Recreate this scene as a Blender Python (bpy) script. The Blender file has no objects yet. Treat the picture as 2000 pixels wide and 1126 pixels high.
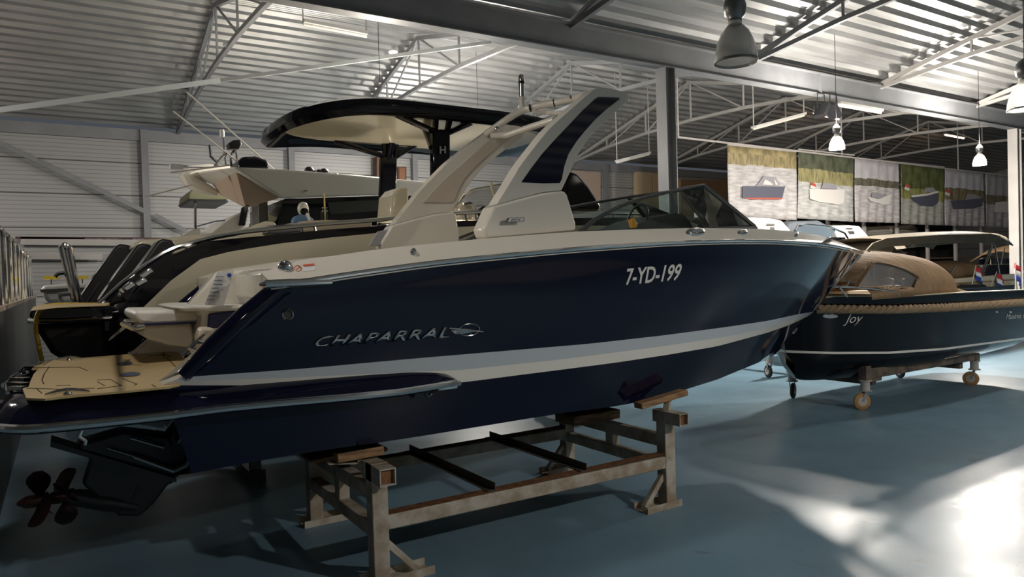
import bpy, bmesh, math, random
from mathutils import Vector, Matrix
from mathutils.bvhtree import BVHTree
random.seed(7)
SC = bpy.context.scene
COL = SC.collection
# ---------------------------------------------------------------- camera
F, CX, CY, H = 1400.0, 1000.0, 563.0, 2.0
vx = Vector((2220, 95, -F)).normalized()
vy = Vector((-883, 1.5, -F)); vy = (vy - vx * vy.dot(vx)).normalized()
vz = vx.cross(vy)
R3 = Matrix((vx, vy, vz))
cd = bpy.data.cameras.new('camera'); cam = bpy.data.objects.new('camera', cd); COL.objects.link(cam)
cd.sensor_width = 36; cd.lens = F / 2000 * 36; cd.clip_end = 200
cam.matrix_world = Matrix.Translation((0, 0, H)) @ R3.to_4x4()
SC.camera = cam
# ---------------------------------------------------------------- world, exposure
W = bpy.data.worlds.new('world'); SC.world = W; W.use_nodes = True
W.node_tree.nodes['Background'].inputs[0].default_value = (0.75, 0.85, 1.0, 1)
W.node_tree.nodes['Background'].inputs[1].default_value = 0.06
SC.view_settings.view_transform = 'Standard'; SC.view_settings.look = 'None'
SC.view_settings.exposure = 0.46; SC.view_settings.gamma = 1.0; SC.view_settings.use_curve_mapping = False
def lamp(x, y, z, watts, col=(1, .93, .84), r=.12, spot=None, name='lamp_light'):
    ld = bpy.data.lights.new(name, 'SPOT' if spot else 'POINT'); ld.energy = watts; ld.color = col; ld.shadow_soft_size = r
    if spot: ld.spot_size = math.radians(spot); ld.spot_blend = .35
    o = bpy.data.objects.new(name, ld); COL.objects.link(o); o.location = (x, y, z)
    return o
# high bay lamps of the hall, with more added for brightness where none are seen: (x, y, z, watts); the pendants themselves are built further down
LAMPS = [(12.1, 4.9, 4.32, 800), (0.2, 4.7, 4.9, 560), (19.0, -1.5, 4.9, 650), (6.0, -3.4, 4.9, 3200), (13.5, -1.6, 4.9, 650),
         (13.6, 8.9, 4.45, 1200), (19.5, 8.9, 4.45, 1700), (5.5, 13.4, 5.1, 1000), (-3.5, 13.5, 4.9, 720), (9.5, 16.5, 5.2, 850), (-2.5, -3.4, 4.9, 200)]
for x, y, z, w in LAMPS: lamp(x, y, z - .05, w, spot=None if y > 6 else 165)
# extra point lights added above the lamps to brighten the roof
for x, y, z, w in LAMPS: lamp(x, y, z + .45, w * (.30 if x > 7 else .05 if y < 0 else .09), r=.1)
# ---------------------------------------------------------------- pixel helpers (2000 x 1126 frame)
def ray(u, v):
    d = Vector(((u - CX) / F, -(v - CY) / F, -1.0)); return R3 @ d
def at(u, v, Y=None, X=None, Z=None, k=0, z0=2.1):
    d = ray(u, v)
    if Y is not None: t = (Y + k * (H - z0)) / (d.y - k * d.z)
    elif X is not None: t = X / d.x
    else: t = (Z - H) / d.z
    return Vector((0, 0, H)) + d * t
def proj(p):
    c = R3.transposed() @ (Vector(p) - Vector((0, 0, H))); return CX + F * c.x / -c.z, CY - F * c.y / -c.z, -c.z
def interp(curve, u):
    if u <= curve[0][0]: a, b = curve[0], curve[1]
    elif u >= curve[-1][0]: return curve[-1][1]
    else:
        for i in range(len(curve) - 1):
            if curve[i][0] <= u <= curve[i + 1][0]: a, b = curve[i], curve[i + 1]; break
    return a[1] + (b[1] - a[1]) * (u - a[0]) / (b[0] - a[0])
def lineZ(X, Y, curve, z=1.8):
    for _ in range(6):
        u, v, t = proj((X, Y, z)); z += (v - interp(curve, u)) * t / F
    return z
# ---------------------------------------------------------------- mesh builder
class MB:
    def __init__(s): s.bm = bmesh.new(); s.mi = 0
    def face(s, vs):
        try: f = s.bm.faces.new(vs); f.material_index = s.mi; return f
        except ValueError: return None
    def poly(s, pts): s.face([s.bm.verts.new(p) for p in pts]); return s
    def box(s, lo, hi):
        x0, y0, z0 = lo; x1, y1, z1 = hi
        v = [s.bm.verts.new(p) for p in ((x0,y0,z0),(x1,y0,z0),(x1,y1,z0),(x0,y1,z0),(x0,y0,z1),(x1,y0,z1),(x1,y1,z1),(x0,y1,z1))]
        for q in ((0,3,2,1),(4,5,6,7),(0,1,5,4),(1,2,6,5),(2,3,7,6),(3,0,4,7)): s.face([v[i] for i in q])
        return s
    def prism(s, pts, vec):
        pts = [Vector(p) for p in pts]; vec = Vector(vec)
        a = [s.bm.verts.new(p) for p in pts]; b = [s.bm.verts.new(p + vec) for p in pts]
        s.face(a); s.face(b[::-1]); n = len(a)
        for i in range(n): s.face([a[i], b[i], b[(i + 1) % n], a[(i + 1) % n]])
        return s
    def loft(s, rings, closed=True, caps=True, wrap=False):
        rv = [[s.bm.verts.new(p) for p in r] for r in rings]; n = len(rv[0])
        R = len(rv)
        for i in range(R if wrap else R - 1):
            A, B = rv[i], rv[(i + 1) % R]
            for j in range(n if closed else n - 1): s.face([A[j], A[(j + 1) % n], B[(j + 1) % n], B[j]])
        if caps and closed and not wrap: s.face(rv[0][::-1]); s.face(rv[-1])
        return s
    def tube(s, pts, r, n=8, caps=True, flat=1.0, closed=False):
        pts = [Vector(p) for p in pts]; rings = []; N = len(pts)
        up = Vector((0, 0, 1)); prev = None
        for i, p in enumerate(pts):
            if closed: t = pts[(i + 1) % N] - pts[i - 1]
            else: t = pts[min(i + 1, N - 1)] - pts[max(i - 1, 0)]
            t = t.normalized() if t.length > 1e-9 else Vector((1, 0, 0))
            if prev is None:
                a = t.cross(up)
                if a.length < .05: a = t.cross(Vector((0, 1, 0)))
            else: a = prev - t * prev.dot(t)
            a.normalize(); prev = a; b = t.cross(a).normalized()
            rr = r[i] if isinstance(r, (list, tuple)) else r
            rings.append([p + a * (rr * math.cos(2 * math.pi * j / n)) + b * (rr * flat * math.sin(2 * math.pi * j / n)) for j in range(n)])
        return s.loft(rings, caps=caps, wrap=closed)
    def bar(s, a, b, w, h=None, up=(0, 0, 1)):
        a = Vector(a); b = Vector(b); h = h or w; t = (b - a).normalized(); u = Vector(up)
        side = t.cross(u)
        if side.length < .02: side = t.cross(Vector((0, 1, 0)))
        side.normalize(); u = side.cross(t).normalized()
        rg = lambda p: [p + side * (sx * w / 2) + u * (sz * h / 2) for sx, sz in ((-1, -1), (1, -1), (1, 1), (-1, 1))]
        return s.loft([rg(a), rg(b)])
    def lathe(s, c, prof, n=24, axis=(0, 0, 1), caps=True):
        c = Vector(c); ax = Vector(axis).normalized(); a = ax.orthogonal().normalized(); b = ax.cross(a)
        rings = [[c + ax * h + (a * math.cos(2*math.pi*j/n) + b * math.sin(2*math.pi*j/n)) * max(r, 1e-4) for j in range(n)] for r, h in prof]
        return s.loft(rings, caps=caps)
    def ell(s, c, r, n=12, m=8):
        c = Vector(c); rings = []
        for i in range(m + 1):
            th = math.pi * i / m; sr = max(math.sin(th), 1e-3)
            rings.append([c + Vector((r[0]*sr*math.cos(2*math.pi*j/n), r[1]*sr*math.sin(2*math.pi*j/n), -r[2]*math.cos(th))) for j in range(n)])
        return s.loft(rings)
    def grid(s, P): return s.loft(P, closed=False, caps=False)
    def build(s, name, mat, parent=None, smooth=35, bevel=0, seg=2, solid=0, recalc=True):
        if recalc: bmesh.ops.recalc_face_normals(s.bm, faces=s.bm.faces)
        me = bpy.data.meshes.new(name); s.bm.to_mesh(me); s.bm.free()
        for m in (mat if isinstance(mat, (list, tuple)) else [mat]): me.materials.append(m)
        if smooth:
            for p in me.polygons: p.use_smooth = True
            me.set_sharp_from_angle(angle=math.radians(smooth))
        o = bpy.data.objects.new(name, me); COL.objects.link(o)
        if solid:
            md = o.modifiers.new('solid', 'SOLIDIFY'); md.thickness = solid; md.offset = 0
        if bevel:
            md = o.modifiers.new('bevel', 'BEVEL'); md.width = bevel; md.segments = seg; md.limit_method = 'ANGLE'; md.angle_limit = math.radians(40)
            md.harden_normals = False
        if parent:
            o.parent = parent; o.matrix_parent_inverse = Matrix.Translation(-parent.location)
        return o
def tag(o, label=None, cat=None, group=None, kind=None):
    for k, v in (('label', label), ('category', cat), ('group', group), ('kind', kind)):
        if v: o[k] = v
    return o
def thing(name, loc, label, cat, group=None):
    o = bpy.data.objects.new(name, None); COL.objects.link(o); o.location = loc; o.empty_display_size = .2
    return tag(o, label, cat, group)
def copy_tree(o, off, parent=None):
    c = o.copy(); COL.objects.link(c)
    if parent: c.parent = parent
    else: c.location = Vector(o.location) + Vector(off)
    for ch in [x for x in bpy.data.objects if x.parent == o]: copy_tree(ch, off, c)
    return c
def pxs(pts, Y, k=0, z0=2.1): return [at(u, v, Y=Y, k=k, z0=z0) for u, v in pts]
def prism_px(pts, Y0, Y1, mb=None, k=0, z0=2.1):
    return (mb or MB()).prism(pxs(pts, Y0, k, z0), (0, Y1 - Y0, 0))
def smooth_pts(pts, n=6):
    P = [Vector(p) for p in pts]; out = []
    for i in range(len(P) - 1):
        a = P[max(i-1, 0)]; b = P[i]; c = P[i+1]; d = P[min(i+2, len(P)-1)]
        for j in range(n):
            t = j / n
            out.append(.5 * ((2*b) + (c-a)*t + (2*a-5*b+4*c-d)*t*t + (3*b-a-3*c+d)*t**3))
    out.append(P[-1]); return out
# ---------------------------------------------------------------- materials
def mat(name, col, rough=.5, metal=0, coat=0, noise=0, nscale=8, bump=0, bscale=40, emit=None, es=0, alpha=1, trans=0, ior=1.45, col2=None, detail=4, stretch=None, bdist=.01, spec=.5):
    m = bpy.data.materials.new(name); m.use_nodes = True; nt = m.node_tree; b = nt.nodes['Principled BSDF']
    b.inputs['Base Color'].default_value = (*col, 1); b.inputs['Roughness'].default_value = rough; b.inputs['Metallic'].default_value = metal
    b.inputs['Coat Weight'].default_value = coat; b.inputs['Coat Roughness'].default_value = .04; b.inputs['IOR'].default_value = ior
    b.inputs['Specular IOR Level'].default_value = spec
    b.inputs['Alpha'].default_value = alpha; b.inputs['Transmission Weight'].default_value = trans
    if emit: b.inputs['Emission Color'].default_value = (*emit, 1); b.inputs['Emission Strength'].default_value = es
    tc = nt.nodes.new('ShaderNodeTexCoord'); mp = nt.nodes.new('ShaderNodeMapping'); nt.links.new(tc.outputs['Object'], mp.inputs[0])
    if stretch: mp.inputs['Scale'].default_value = stretch
    if noise or col2:
        nz = nt.nodes.new('ShaderNodeTexNoise'); nz.inputs['Scale'].default_value = nscale; nz.inputs['Detail'].default_value = detail
        nt.links.new(mp.outputs[0], nz.inputs['Vector'])
        cr = nt.nodes.new('ShaderNodeValToRGB'); c2 = col2 or tuple(c * (1 - noise) for c in col)
        cr.color_ramp.elements[0].position = .38; cr.color_ramp.elements[1].position = .62
        cr.color_ramp.elements[0].color = (*c2, 1); cr.color_ramp.elements[1].color = (*col, 1)
        nt.links.new(nz.outputs['Fac'], cr.inputs[0]); nt.links.new(cr.outputs[0], b.inputs['Base Color'])
    if bump:
        n2 = nt.nodes.new('ShaderNodeTexNoise'); n2.inputs['Scale'].default_value = bscale; n2.inputs['Detail'].default_value = 3
        nt.links.new(mp.outputs[0], n2.inputs['Vector'])
        bp = nt.nodes.new('ShaderNodeBump'); bp.inputs['Strength'].default_value = bump; bp.inputs['Distance'].default_value = bdist
        nt.links.new(n2.outputs['Fac'], bp.inputs['Height']); nt.links.new(bp.outputs[0], b.inputs['Normal'])
    return m
NAVY = mat('navy_gelcoat', (.0035, .004, .017), .06, ior=1.45)
WHITE = mat('white_gelcoat', (.74, .70, .62), .22, coat=.5)
CREAM = mat('cream_gelcoat', (.62, .57, .42), .2, coat=.5)
VINYL = mat('white_vinyl', (.72, .69, .64), .45, bump=.15, bscale=60)
TANPANEL = mat('beige_vinyl', (.62, .54, .45), .5)
NAVYVINYL = mat('navy_vinyl', (.02, .025, .09), .45)
STRIPE = mat('silver_stripe', (.42, .46, .50), .3, coat=.5)
STRIPEW = mat('white_stripe', (.72, .70, .64), .3, coat=.5)
CHROME = mat('polished_steel', (.75, .74, .73), .1, metal=1)
BLACK = mat('black_gelcoat', (.005, .005, .008), .07, ior=1.4)
MATBLACK = mat('matt_black', (.012, .012, .014), .45)
RUBBER = mat('black_rubber', (.02, .02, .022), .7)
DKMETAL = mat('dark_metal', (.05, .055, .06), .4, metal=.6)
FRAMEGREY = mat('grey_frame', (.16, .16, .165), .3, metal=.8)
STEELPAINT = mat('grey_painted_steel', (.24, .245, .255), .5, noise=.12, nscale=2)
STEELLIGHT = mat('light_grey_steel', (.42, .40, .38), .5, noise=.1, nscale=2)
CRADLE = mat('worn_cradle_paint', (.40, .37, .32), .6, col2=(.25, .20, .14), nscale=7, detail=8, bump=.3, bscale=30)
RUST = mat('rusty_steel', (.20, .09, .03), .8, col2=(.09, .04, .02), nscale=20, detail=6)
WOOD = mat('pad_wood', (.30, .17, .08), .7, col2=(.14, .08, .04), nscale=6, stretch=(1, 6, 6))
GALV = mat('galvanised_sheet', (.39, .39, .385), .42, metal=.55, noise=.22, nscale=3, stretch=(.25, 2, 2))
GREYSPK = mat('grey_speaker_cloth', (.33, .33, .35), .7)
PAPER = mat('paper', (.75, .75, .76), .7)
INK = mat('printed_ink', (.12, .14, .2), .7)
RED = mat('red_print', (.65, .12, .05), .5); REDF = mat('red_flag_cloth', (.55, .03, .04), .8); WHITEF = mat('white_flag_cloth', (.8, .78, .76), .8); BLUEF = mat('blue_flag_cloth', (.03, .06, .35), .8)
YELLOW = mat('yellow_rubber', (.50, .33, .03), .5)
YELLOWB = mat('yellow_board', (.75, .55, .02), .4)
CANVAS = mat('tan_canvas', (.27, .17, .09), .85, noise=.2, nscale=3, bump=.3, bscale=9, bdist=.05)
CANVASD = mat('olive_canvas', (.085, .068, .045), .85, noise=.2, nscale=3, bump=.3, bscale=9, bdist=.05)
ROPE = mat('hemp_rope', (.33, .24, .15), .9, noise=.3, nscale=60)
BRASS = mat('wheel_tan', (.35, .20, .08), .6)
GLASSEMIT = mat('lamp_glow', (1, 1, 1), .5, emit=(1, .93, .85), es=14)
TUBEEMIT = mat('warm_tube_glow', (1, .8, .6), .5, emit=(1, .62, .36), es=14)
def glass(name, tint=(.8, .9, .88), a=.25, rough=.02):
    m = bpy.data.materials.new(name); m.use_nodes = True; nt = m.node_tree; nt.nodes.clear()
    o = nt.nodes.new('ShaderNodeOutputMaterial'); mx = nt.nodes.new('ShaderNodeMixShader'); g = nt.nodes.new('ShaderNodeBsdfGlossy'); t = nt.nodes.new('ShaderNodeBsdfTransparent')
    fr = nt.nodes.new('ShaderNodeLayerWeight'); fr.inputs['Blend'].default_value = a
    g.inputs['Roughness'].default_value = rough; t.inputs[0].default_value = (*tint, 1)
    nt.links.new(fr.outputs['Fresnel'], mx.inputs[0]); nt.links.new(t.outputs[0], mx.inputs[1]); nt.links.new(g.outputs[0], mx.inputs[2]); nt.links.new(mx.outputs[0], o.inputs[0])
    return m
GLASS = glass('clear_glass', (.72, .82, .79), .3)
CLEARPVC = mat('clear_pvc', (.42, .41, .40), .12, alpha=.38)
DOME = mat('lamp_dome_glass', (.62, .62, .60), .22, metal=.25, alpha=.6)
DARKGLASS = mat('smoked_glass', (.004, .004, .005), .05)
def teak():
    m = mat('synthetic_teak', (.47, .35, .175), .6, noise=.15, nscale=5, stretch=(2, 30, 1)); return m
TEAK = teak()
LINE = mat('dark_caulk', (.03, .022, .018), .95, spec=.1)
def floor_mat():
    m = bpy.data.materials.new('blue_epoxy_floor'); m.use_nodes = True; nt = m.node_tree; b = nt.nodes['Principled BSDF']
    tc = nt.nodes.new('ShaderNodeTexCoord'); n1 = nt.nodes.new('ShaderNodeTexNoise'); n1.inputs['Scale'].default_value = .9; n1.inputs['Detail'].default_value = 8
    cr = nt.nodes.new('ShaderNodeValToRGB'); cr.color_ramp.elements[0].position = .3; cr.color_ramp.elements[1].position = .7
    cr.color_ramp.elements[0].color = (.115, .195, .255, 1); cr.color_ramp.elements[1].color = (.15, .25, .32, 1)
    nt.links.new(tc.outputs['Object'], n1.inputs['Vector']); nt.links.new(n1.outputs['Fac'], cr.inputs[0])
    # scuffs and stains
    n2 = nt.nodes.new('ShaderNodeTexNoise'); n2.inputs['Scale'].default_value = 5; n2.inputs['Detail'].default_value = 6; n2.inputs['Distortion'].default_value = 1.2
    c2 = nt.nodes.new('ShaderNodeValToRGB'); c2.color_ramp.elements[0].position = .66; c2.color_ramp.elements[1].position = .74
    mx = nt.nodes.new('ShaderNodeMixRGB'); mx.inputs[2].default_value = (.10, .10, .09, 1)
    sc = nt.nodes.new('ShaderNodeMath'); sc.operation = 'MULTIPLY'; sc.inputs[1].default_value = .5
    nt.links.new(tc.outputs['Object'], n2.inputs['Vector']); nt.links.new(n2.outputs['Fac'], c2.inputs[0]); nt.links.new(c2.outputs[0], sc.inputs[0])
    nt.links.new(sc.outputs[0], mx.inputs[0]); nt.links.new(cr.outputs[0], mx.inputs[1]); nt.links.new(mx.outputs[0], b.inputs['Base Color'])
    n3 = nt.nodes.new('ShaderNodeTexNoise'); n3.inputs['Scale'].default_value = 2.5; n3.inputs['Detail'].default_value = 6
    r3 = nt.nodes.new('ShaderNodeMapRange'); r3.inputs[3].default_value = .26; r3.inputs[4].default_value = .46; b.inputs['Specular IOR Level'].default_value = .2
    nt.links.new(tc.outputs['Object'], n3.inputs['Vector']); nt.links.new(n3.outputs['Fac'], r3.inputs[0]); nt.links.new(r3.outputs[0], b.inputs['Roughness'])
    bp = nt.nodes.new('ShaderNodeBump'); bp.inputs['Strength'].default_value = .15; bp.inputs['Distance'].default_value = .01
    nt.links.new(n3.outputs['Fac'], bp.inputs['Height']); nt.links.new(bp.outputs[0], b.inputs['Normal'])
    return m
FLOORM = floor_mat()
def wall_mat(name, c1, c2):
    m = bpy.data.materials.new(name); m.use_nodes = True; nt = m.node_tree; b = nt.nodes['Principled BSDF']
    b.inputs['Roughness'].default_value = .45; b.inputs['Metallic'].default_value = .15
    tc = nt.nodes.new('ShaderNodeTexCoord'); sp = nt.nodes.new('ShaderNodeSeparateXYZ'); nt.links.new(tc.outputs['Object'], sp.inputs[0])
    def saw(per, thr):
        a = nt.nodes.new('ShaderNodeMath'); a.operation = 'MULTIPLY'; a.inputs[1].default_value = 1 / per
        f = nt.nodes.new('ShaderNodeMath'); f.operation = 'FRACT'; g = nt.nodes.new('ShaderNodeMath'); g.operation = 'GREATER_THAN'; g.inputs[1].default_value = thr
        nt.links.new(sp.outputs[2], a.inputs[0]); nt.links.new(a.outputs[0], f.inputs[0]); nt.links.new(f.outputs[0], g.inputs[0]); return g
    s1 = saw(.11, .82); s2 = saw(.9, .965)
    mx = nt.nodes.new('ShaderNodeMixRGB'); mx.inputs[1].default_value = (*c1, 1); mx.inputs[2].default_value = (*c2, 1); nt.links.new(s1.outputs[0], mx.inputs[0])
    m2 = nt.nodes.new('ShaderNodeMixRGB'); m2.inputs[2].default_value = (c2[0]*.3, c2[1]*.3, c2[2]*.3, 1); nt.links.new(s2.outputs[0], m2.inputs[0]); nt.links.new(mx.outputs[0], m2.inputs[1])
    nt.links.new(m2.outputs[0], b.inputs['Base Color']); return m
CLAD = wall_mat('grey_wall_cladding', (.36, .36, .355), (.24, .24, .24))
# ---------------------------------------------------------------- hall shell
YB, YR, YW = 10.0, 16.2, 22.4
ZE, ZR = 6.3, 7.85
XL, XR = -16.0, 46.0
def struct(name, mb, m, **k): return tag(mb.build(name, m, **k), kind='structure')
struct('floor', MB().box((XL, -10, -.2), (XR, YW + .3, 0)), FLOORM, smooth=0)
struct('wall_back', MB().box((XL, YW, 0), (XR, YW + .25, ZE)), CLAD, smooth=0)
struct('wall_right', MB().box((XR, -10, 0), (XR + .25, YW, 8)), CLAD, smooth=0)
struct('wall_left', MB().box((XL - .25, -10, 0), (XL, YW, 8)), CLAD, smooth=0)
struct('wall_front', MB().box((XL, -10.25, 0), (XR, -10, 8)), CLAD, smooth=0)
def roofz(y):   # saw of ridges
    p = (y - YB) / (2 * (YR - YB)); f = p - math.floor(p)
    return ZE + (ZR - ZE) * (1 - abs(2 * f - 1)) + .12
def roof():
    mb = MB(); pitch = .30; y = -10.0; prof = []
    while y < YW + .1:
        for dy, dz in ((0, 0), (.10, 0), (.15, .075), (.25, .075)): prof.append((y + dy, roofz(y + dy) + dz))
        y += pitch
    A = [(XL, a, b) for a, b in prof]; B = [(XR, a, b) for a, b in prof]
    return mb.grid([A, B])
struct('ceiling', roof(), GALV, smooth=0)
# ---------------------------------------------------------------- the blue bowrider
YC = 5.5
def bfun(B, Xa, Xe, p=2.2, q=.75):
    def f(X):
        if X <= Xa: return B
        r = min((X - Xa) / (Xe - Xa), 1.0); return B * max(1 - r ** p, 0) ** q
    return f
def hull_line(X0, X1, b, curve, n=44, Zend=None, yc=YC):
    out = []
    for i in range(n + 1):
        s = i / n; g = 1 - (1 - s) ** 1.5 if s > 0 else 0
        g = .5 * s + .5 * g
        X = X0 + (X1 - X0) * g; Y = yc - b(X); out.append(Vector((X, Y, lineZ(X, Y, curve))))
    return out
c_ridge = [(540,522),(560,514),(570,511),(600,507),(628,503),(677,495),(720,489),(800,479),(840,476),(900,470),(950,465),(1040,458),(1120,452),(1260,447),(1360,445),(1478,446),(1550,451),(1600,459),(1640,472),(1670,484),(1690,493)]
c_rail = [(535,553),(592,547),(646,538),(700,530.5),(782,519),(840,511.5),(900,505),(1000,495),(1100,486),(1180,480),(1286,473),(1357,470),(1428,468.6),(1500,469),(1544,471),(1590,474.5),(1624,479),(1655,485),(1690,493.5)]
c_navy = [(530,565),(545,562),(620,554),(700,543),(780,530),(840,521),(900,513),(1000,502),(1100,493),(1180,486.6),(1286,480),(1357,477.7),(1428,476.5),(1500,476.7),(1560,480),(1600,483.5),(1624,486),(1650,490),(1672,494),(1690,498)]
c_st = [(335,738),(345,737),(560,722),(620,717),(800,700.5),(1000,683.6),(1150,671),(1300,654),(1420,638),(1500,626),(1560,613),(1590,608)]
c_sm = [(335,745),(560,737),(900,722),(1100,701),(1300,675),(1420,657),(1500,640),(1560,620),(1590,611)]
c_sb = [(320,752),(560,752),(800,753),(899,747),(1000,733.6),(1100,721),(1200,708),(1300,693),(1400,676),(1500,649),(1540,635),(1590,612)]
c_ch = [(350,928),(360,927),(559,889),(700,869),(812,853),(1000,822),(1106,805),(1200,793),(1274,780),(1330,763),(1400,741),(1480,708),(1520,680),(1545,655),(1560,640)]
hull = [ # name, X0, X1, b, curve
 hull_line(1.0, 8.72, bfun(1.18, 3.0, 8.72), c_ridge),
 hull_line(1.02, 8.80, bfun(1.30, 3.0, 8.80), c_rail),
 hull_line(1.05, 8.72, bfun(1.27, 3.0, 8.72), c_navy),
 hull_line(.56, 7.85, bfun(1.20, 2.6, 7.85, 2.2, .85), c_st),
 hull_line(.50, 7.80, bfun(1.19, 2.6, 7.80, 2.2, .86), c_sm),
 hull_line(.45, 7.72, bfun(1.17, 2.6, 7.72, 2.2, .88), c_sb),
 hull_line(.60, 7.25, bfun(1.06, 2.4, 7.25, 2.2, .95), c_ch)]
def mir(p, yc=YC): return Vector((p.x, 2 * yc - p.y, p.z))
boat = thing('motorboat', (1.0, YC, 0), 'navy blue sports motorboat with white arch and teak swim platform, resting on the steel cradle', 'boat')
def strip(lines, name, m, both=True, parent=boat, yc=YC, extra=None, **k):
    mb = MB(); mb.grid(lines)
    if both: mb.grid([[mir(p, yc) for p in l] for l in lines])
    if extra: extra(mb)
    return mb.build(name, m, parent, recalc=False, **k)
def bulge(a, b, amt, t=.5):
    return [p.lerp(q, t) + Vector((0, -amt, 0)) for p, q in zip(a, b)]
ridge, rail_l, navy_l, st_l, sm_l, sb_l, ch_l = hull
# keel line and bottom
keel_pts = smooth_pts([(0.62, YC, .68), (3.0, YC, .68), (4.8, YC, .70), (5.7, YC, .76), (6.5, YC, .84), (7.0, YC, .93), (7.25, YC, ch_l[-1].z)], 8)
def resample(pts, n):
    d = [0]
    for i in range(1, len(pts)): d.append(d[-1] + (pts[i] - pts[i-1]).length)
    out = []
    for k in range(n + 1):
        s = d[-1] * k / n; i = max(j for j in range(len(d)) if d[j] <= s + 1e-9); i = min(i, len(pts) - 2)
        out.append(pts[i].lerp(pts[i+1], (s - d[i]) / (d[i+1] - d[i] + 1e-9)))
    return out
NS = len(ch_l) - 1
def by_x(pts, xs):
    return [Vector((x, YC, interp([(p.x, p.z) for p in pts], x))) for x in xs]
keel_l = by_x(keel_pts, [p.x for p in ch_l])
keel_l[-1] = ch_l[-1].copy()
def tr_cap(mb):   # transom under the platform
    lo = [sb_l[0], ch_l[0], keel_l[0], mir(ch_l[0]), mir(sb_l[0])]; mb.poly(lo)
sp = [p.lerp(q, .5) + Vector((0, -.03, -.0)) for p, q in zip(ch_l, keel_l)]
strip([navy_l, bulge(navy_l, st_l, .0, .18), bulge(navy_l, st_l, .025), st_l], 'hull', NAVY, extra=lambda mb: (mb.grid([sb_l, ch_l]), mb.grid([[mir(p) for p in sb_l], [mir(p) for p in ch_l]]), mb.grid([ch_l, sp, keel_l]), mb.grid([[mir(p) for p in ch_l], [mir(p) for p in sp], keel_l]), tr_cap(mb)))
strip([st_l, sm_l], 'silver_stripe', STRIPE)
strip([sm_l, sb_l], 'white_stripe', STRIPEW)
hull_ob = boat.children[0]
def bvh_of(obs):
    vs, fs = [], []
    for o in obs:
        M = Matrix.Translation(o.parent.location if False else Vector((0, 0, 0))); b = len(vs)
        vs += [Vector(v.co) for v in o.data.vertices]; fs += [[b + i for i in p.vertices] for p in o.data.polygons]
    return BVHTree.FromPolygons(vs, fs)
HB = bvh_of(list(boat.children))
def onto(bvh, u, v, off=.004, fallY=4.25):
    d = ray(u, v).normalized(); hit = bvh.ray_cast(Vector((0, 0, H)), d)
    if hit[0] is None: return at(u, v, Y=fallY), -d
    n = hit[1]
    if n.dot(d) > 0: n = -n
    return hit[0] + n * off, n
def text_px(name, body, quad, bvh, m, parent, depth=.004, shear=0, extr=0, bold=0, space=1, off=.003, fallY=4.25, plane=None, **k):
    """letters laid on a surface; quad = pixel corners bl, br, tr, tl"""
    cu = bpy.data.curves.new(name, 'FONT'); cu.body = body; cu.shear = shear; cu.offset = bold; cu.space_character = space; cu.resolution_u = 3
    to = bpy.data.objects.new(name, cu); COL.objects.link(to)
    dg = bpy.context.evaluated_depsgraph_get(); me = bpy.data.meshes.new_from_object(to.evaluated_get(dg)); bpy.data.objects.remove(to)
    xs = [v.co.x for v in me.vertices]; ys = [v.co.y for v in me.vertices]; x0, x1, y0, y1 = min(xs), max(xs), min(ys), max(ys)
    bm = bmesh.new(); bm.from_mesh(me); bmesh.ops.triangulate(bm, faces=bm.faces)
    if extr:
        r = bmesh.ops.extrude_face_region(bm, geom=bm.faces[:]); top = [g for g in r['geom'] if isinstance(g, bmesh.types.BMVert)]
        for v in top: v.co.z = 1
    for v in bm.verts:
        s = (v.co.x - x0) / (x1 - x0); t = (v.co.y - y0) / (y1 - y0)
        (ax, ay), (bx, by), (cx_, cy_), (dx, dy) = quad
        u = (ax*(1-s) + bx*s) * (1-t) + (dx*(1-s) + cx_*s) * t; w = (ay*(1-s) + by*s) * (1-t) + (dy*(1-s) + cy_*s) * t
        o = off + (extr if v.co.z > .5 else 0)
        if plane is not None: v.co = at(u, w, Y=plane - o)
        else: v.co = onto(bvh, u, w, o, fallY)[0]
    if extr: bmesh.ops.recalc_face_normals(bm, faces=bm.faces)
    bm.to_mesh(me); bm.free(); me.materials.clear(); me.materials.append(m); me.name = name
    o = bpy.data.objects.new(name, me); COL.objects.link(o)
    if parent: o.parent = parent; o.matrix_parent_inverse = Matrix.Translation(-parent.location)
    return o
LETTER = mat('letter_grey_white', (.62, .61, .58), .5)
text_px('name_lettering', 'CHAPARRAL', [(612, 677), (875, 658), (877, 637), (619, 656)], HB, CHROME, boat, shear=.3, extr=.012, bold=.012, space=1.08)
text_px('registration_number', '7-YD-199', [(1222, 557), (1325, 547), (1333, 514), (1224, 524)], HB, LETTER, boat, shear=.08, bold=.02, off=.004)
# winged emblem
mb = MB()
ring = [onto(HB, 915 + 20 * math.cos(a), 643 + 11.5 * math.sin(a) - .08 * 20 * math.cos(a), .008)[0] for a in [2 * math.pi * i / 32 for i in range(32)]]
mb.tube(ring, .004, 6, closed=True)
for a, b in (((876, 640), (943, 647)), ((880, 645), (935, 645)), ((886, 650), (925, 646))):
    A, n = onto(HB, *a, .008); B, n2 = onto(HB, *b, .008); mb.tube([A, A.lerp(B, .5) + n * .004, B], [.005, .009, .003], 6)
mb.build('wing_emblem', CHROME, boat)
def fitting_ring(name, u, v, r, bvh=None, parent=boat, inner=MATBLACK):
    p, n = onto(bvh or HB, u, v, 0); o = MB().lathe(p, [(r, 0), (r, .012), (r*.8, .02), (r*.62, .012), (r*.6, .006)], 24, n, caps=False).build(name, CHROME, parent)
    MB().lathe(p, [(r*.6, .004), (r*.6, .006)], 20, n).build('port_hole', inner, o)
    return o
fitting_ring('through_hull_port', 562, 614, .036); fitting_ring('through_hull_port', 804, 771, .017); fitting_ring('through_hull_port', 836, 767, .028)
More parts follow.
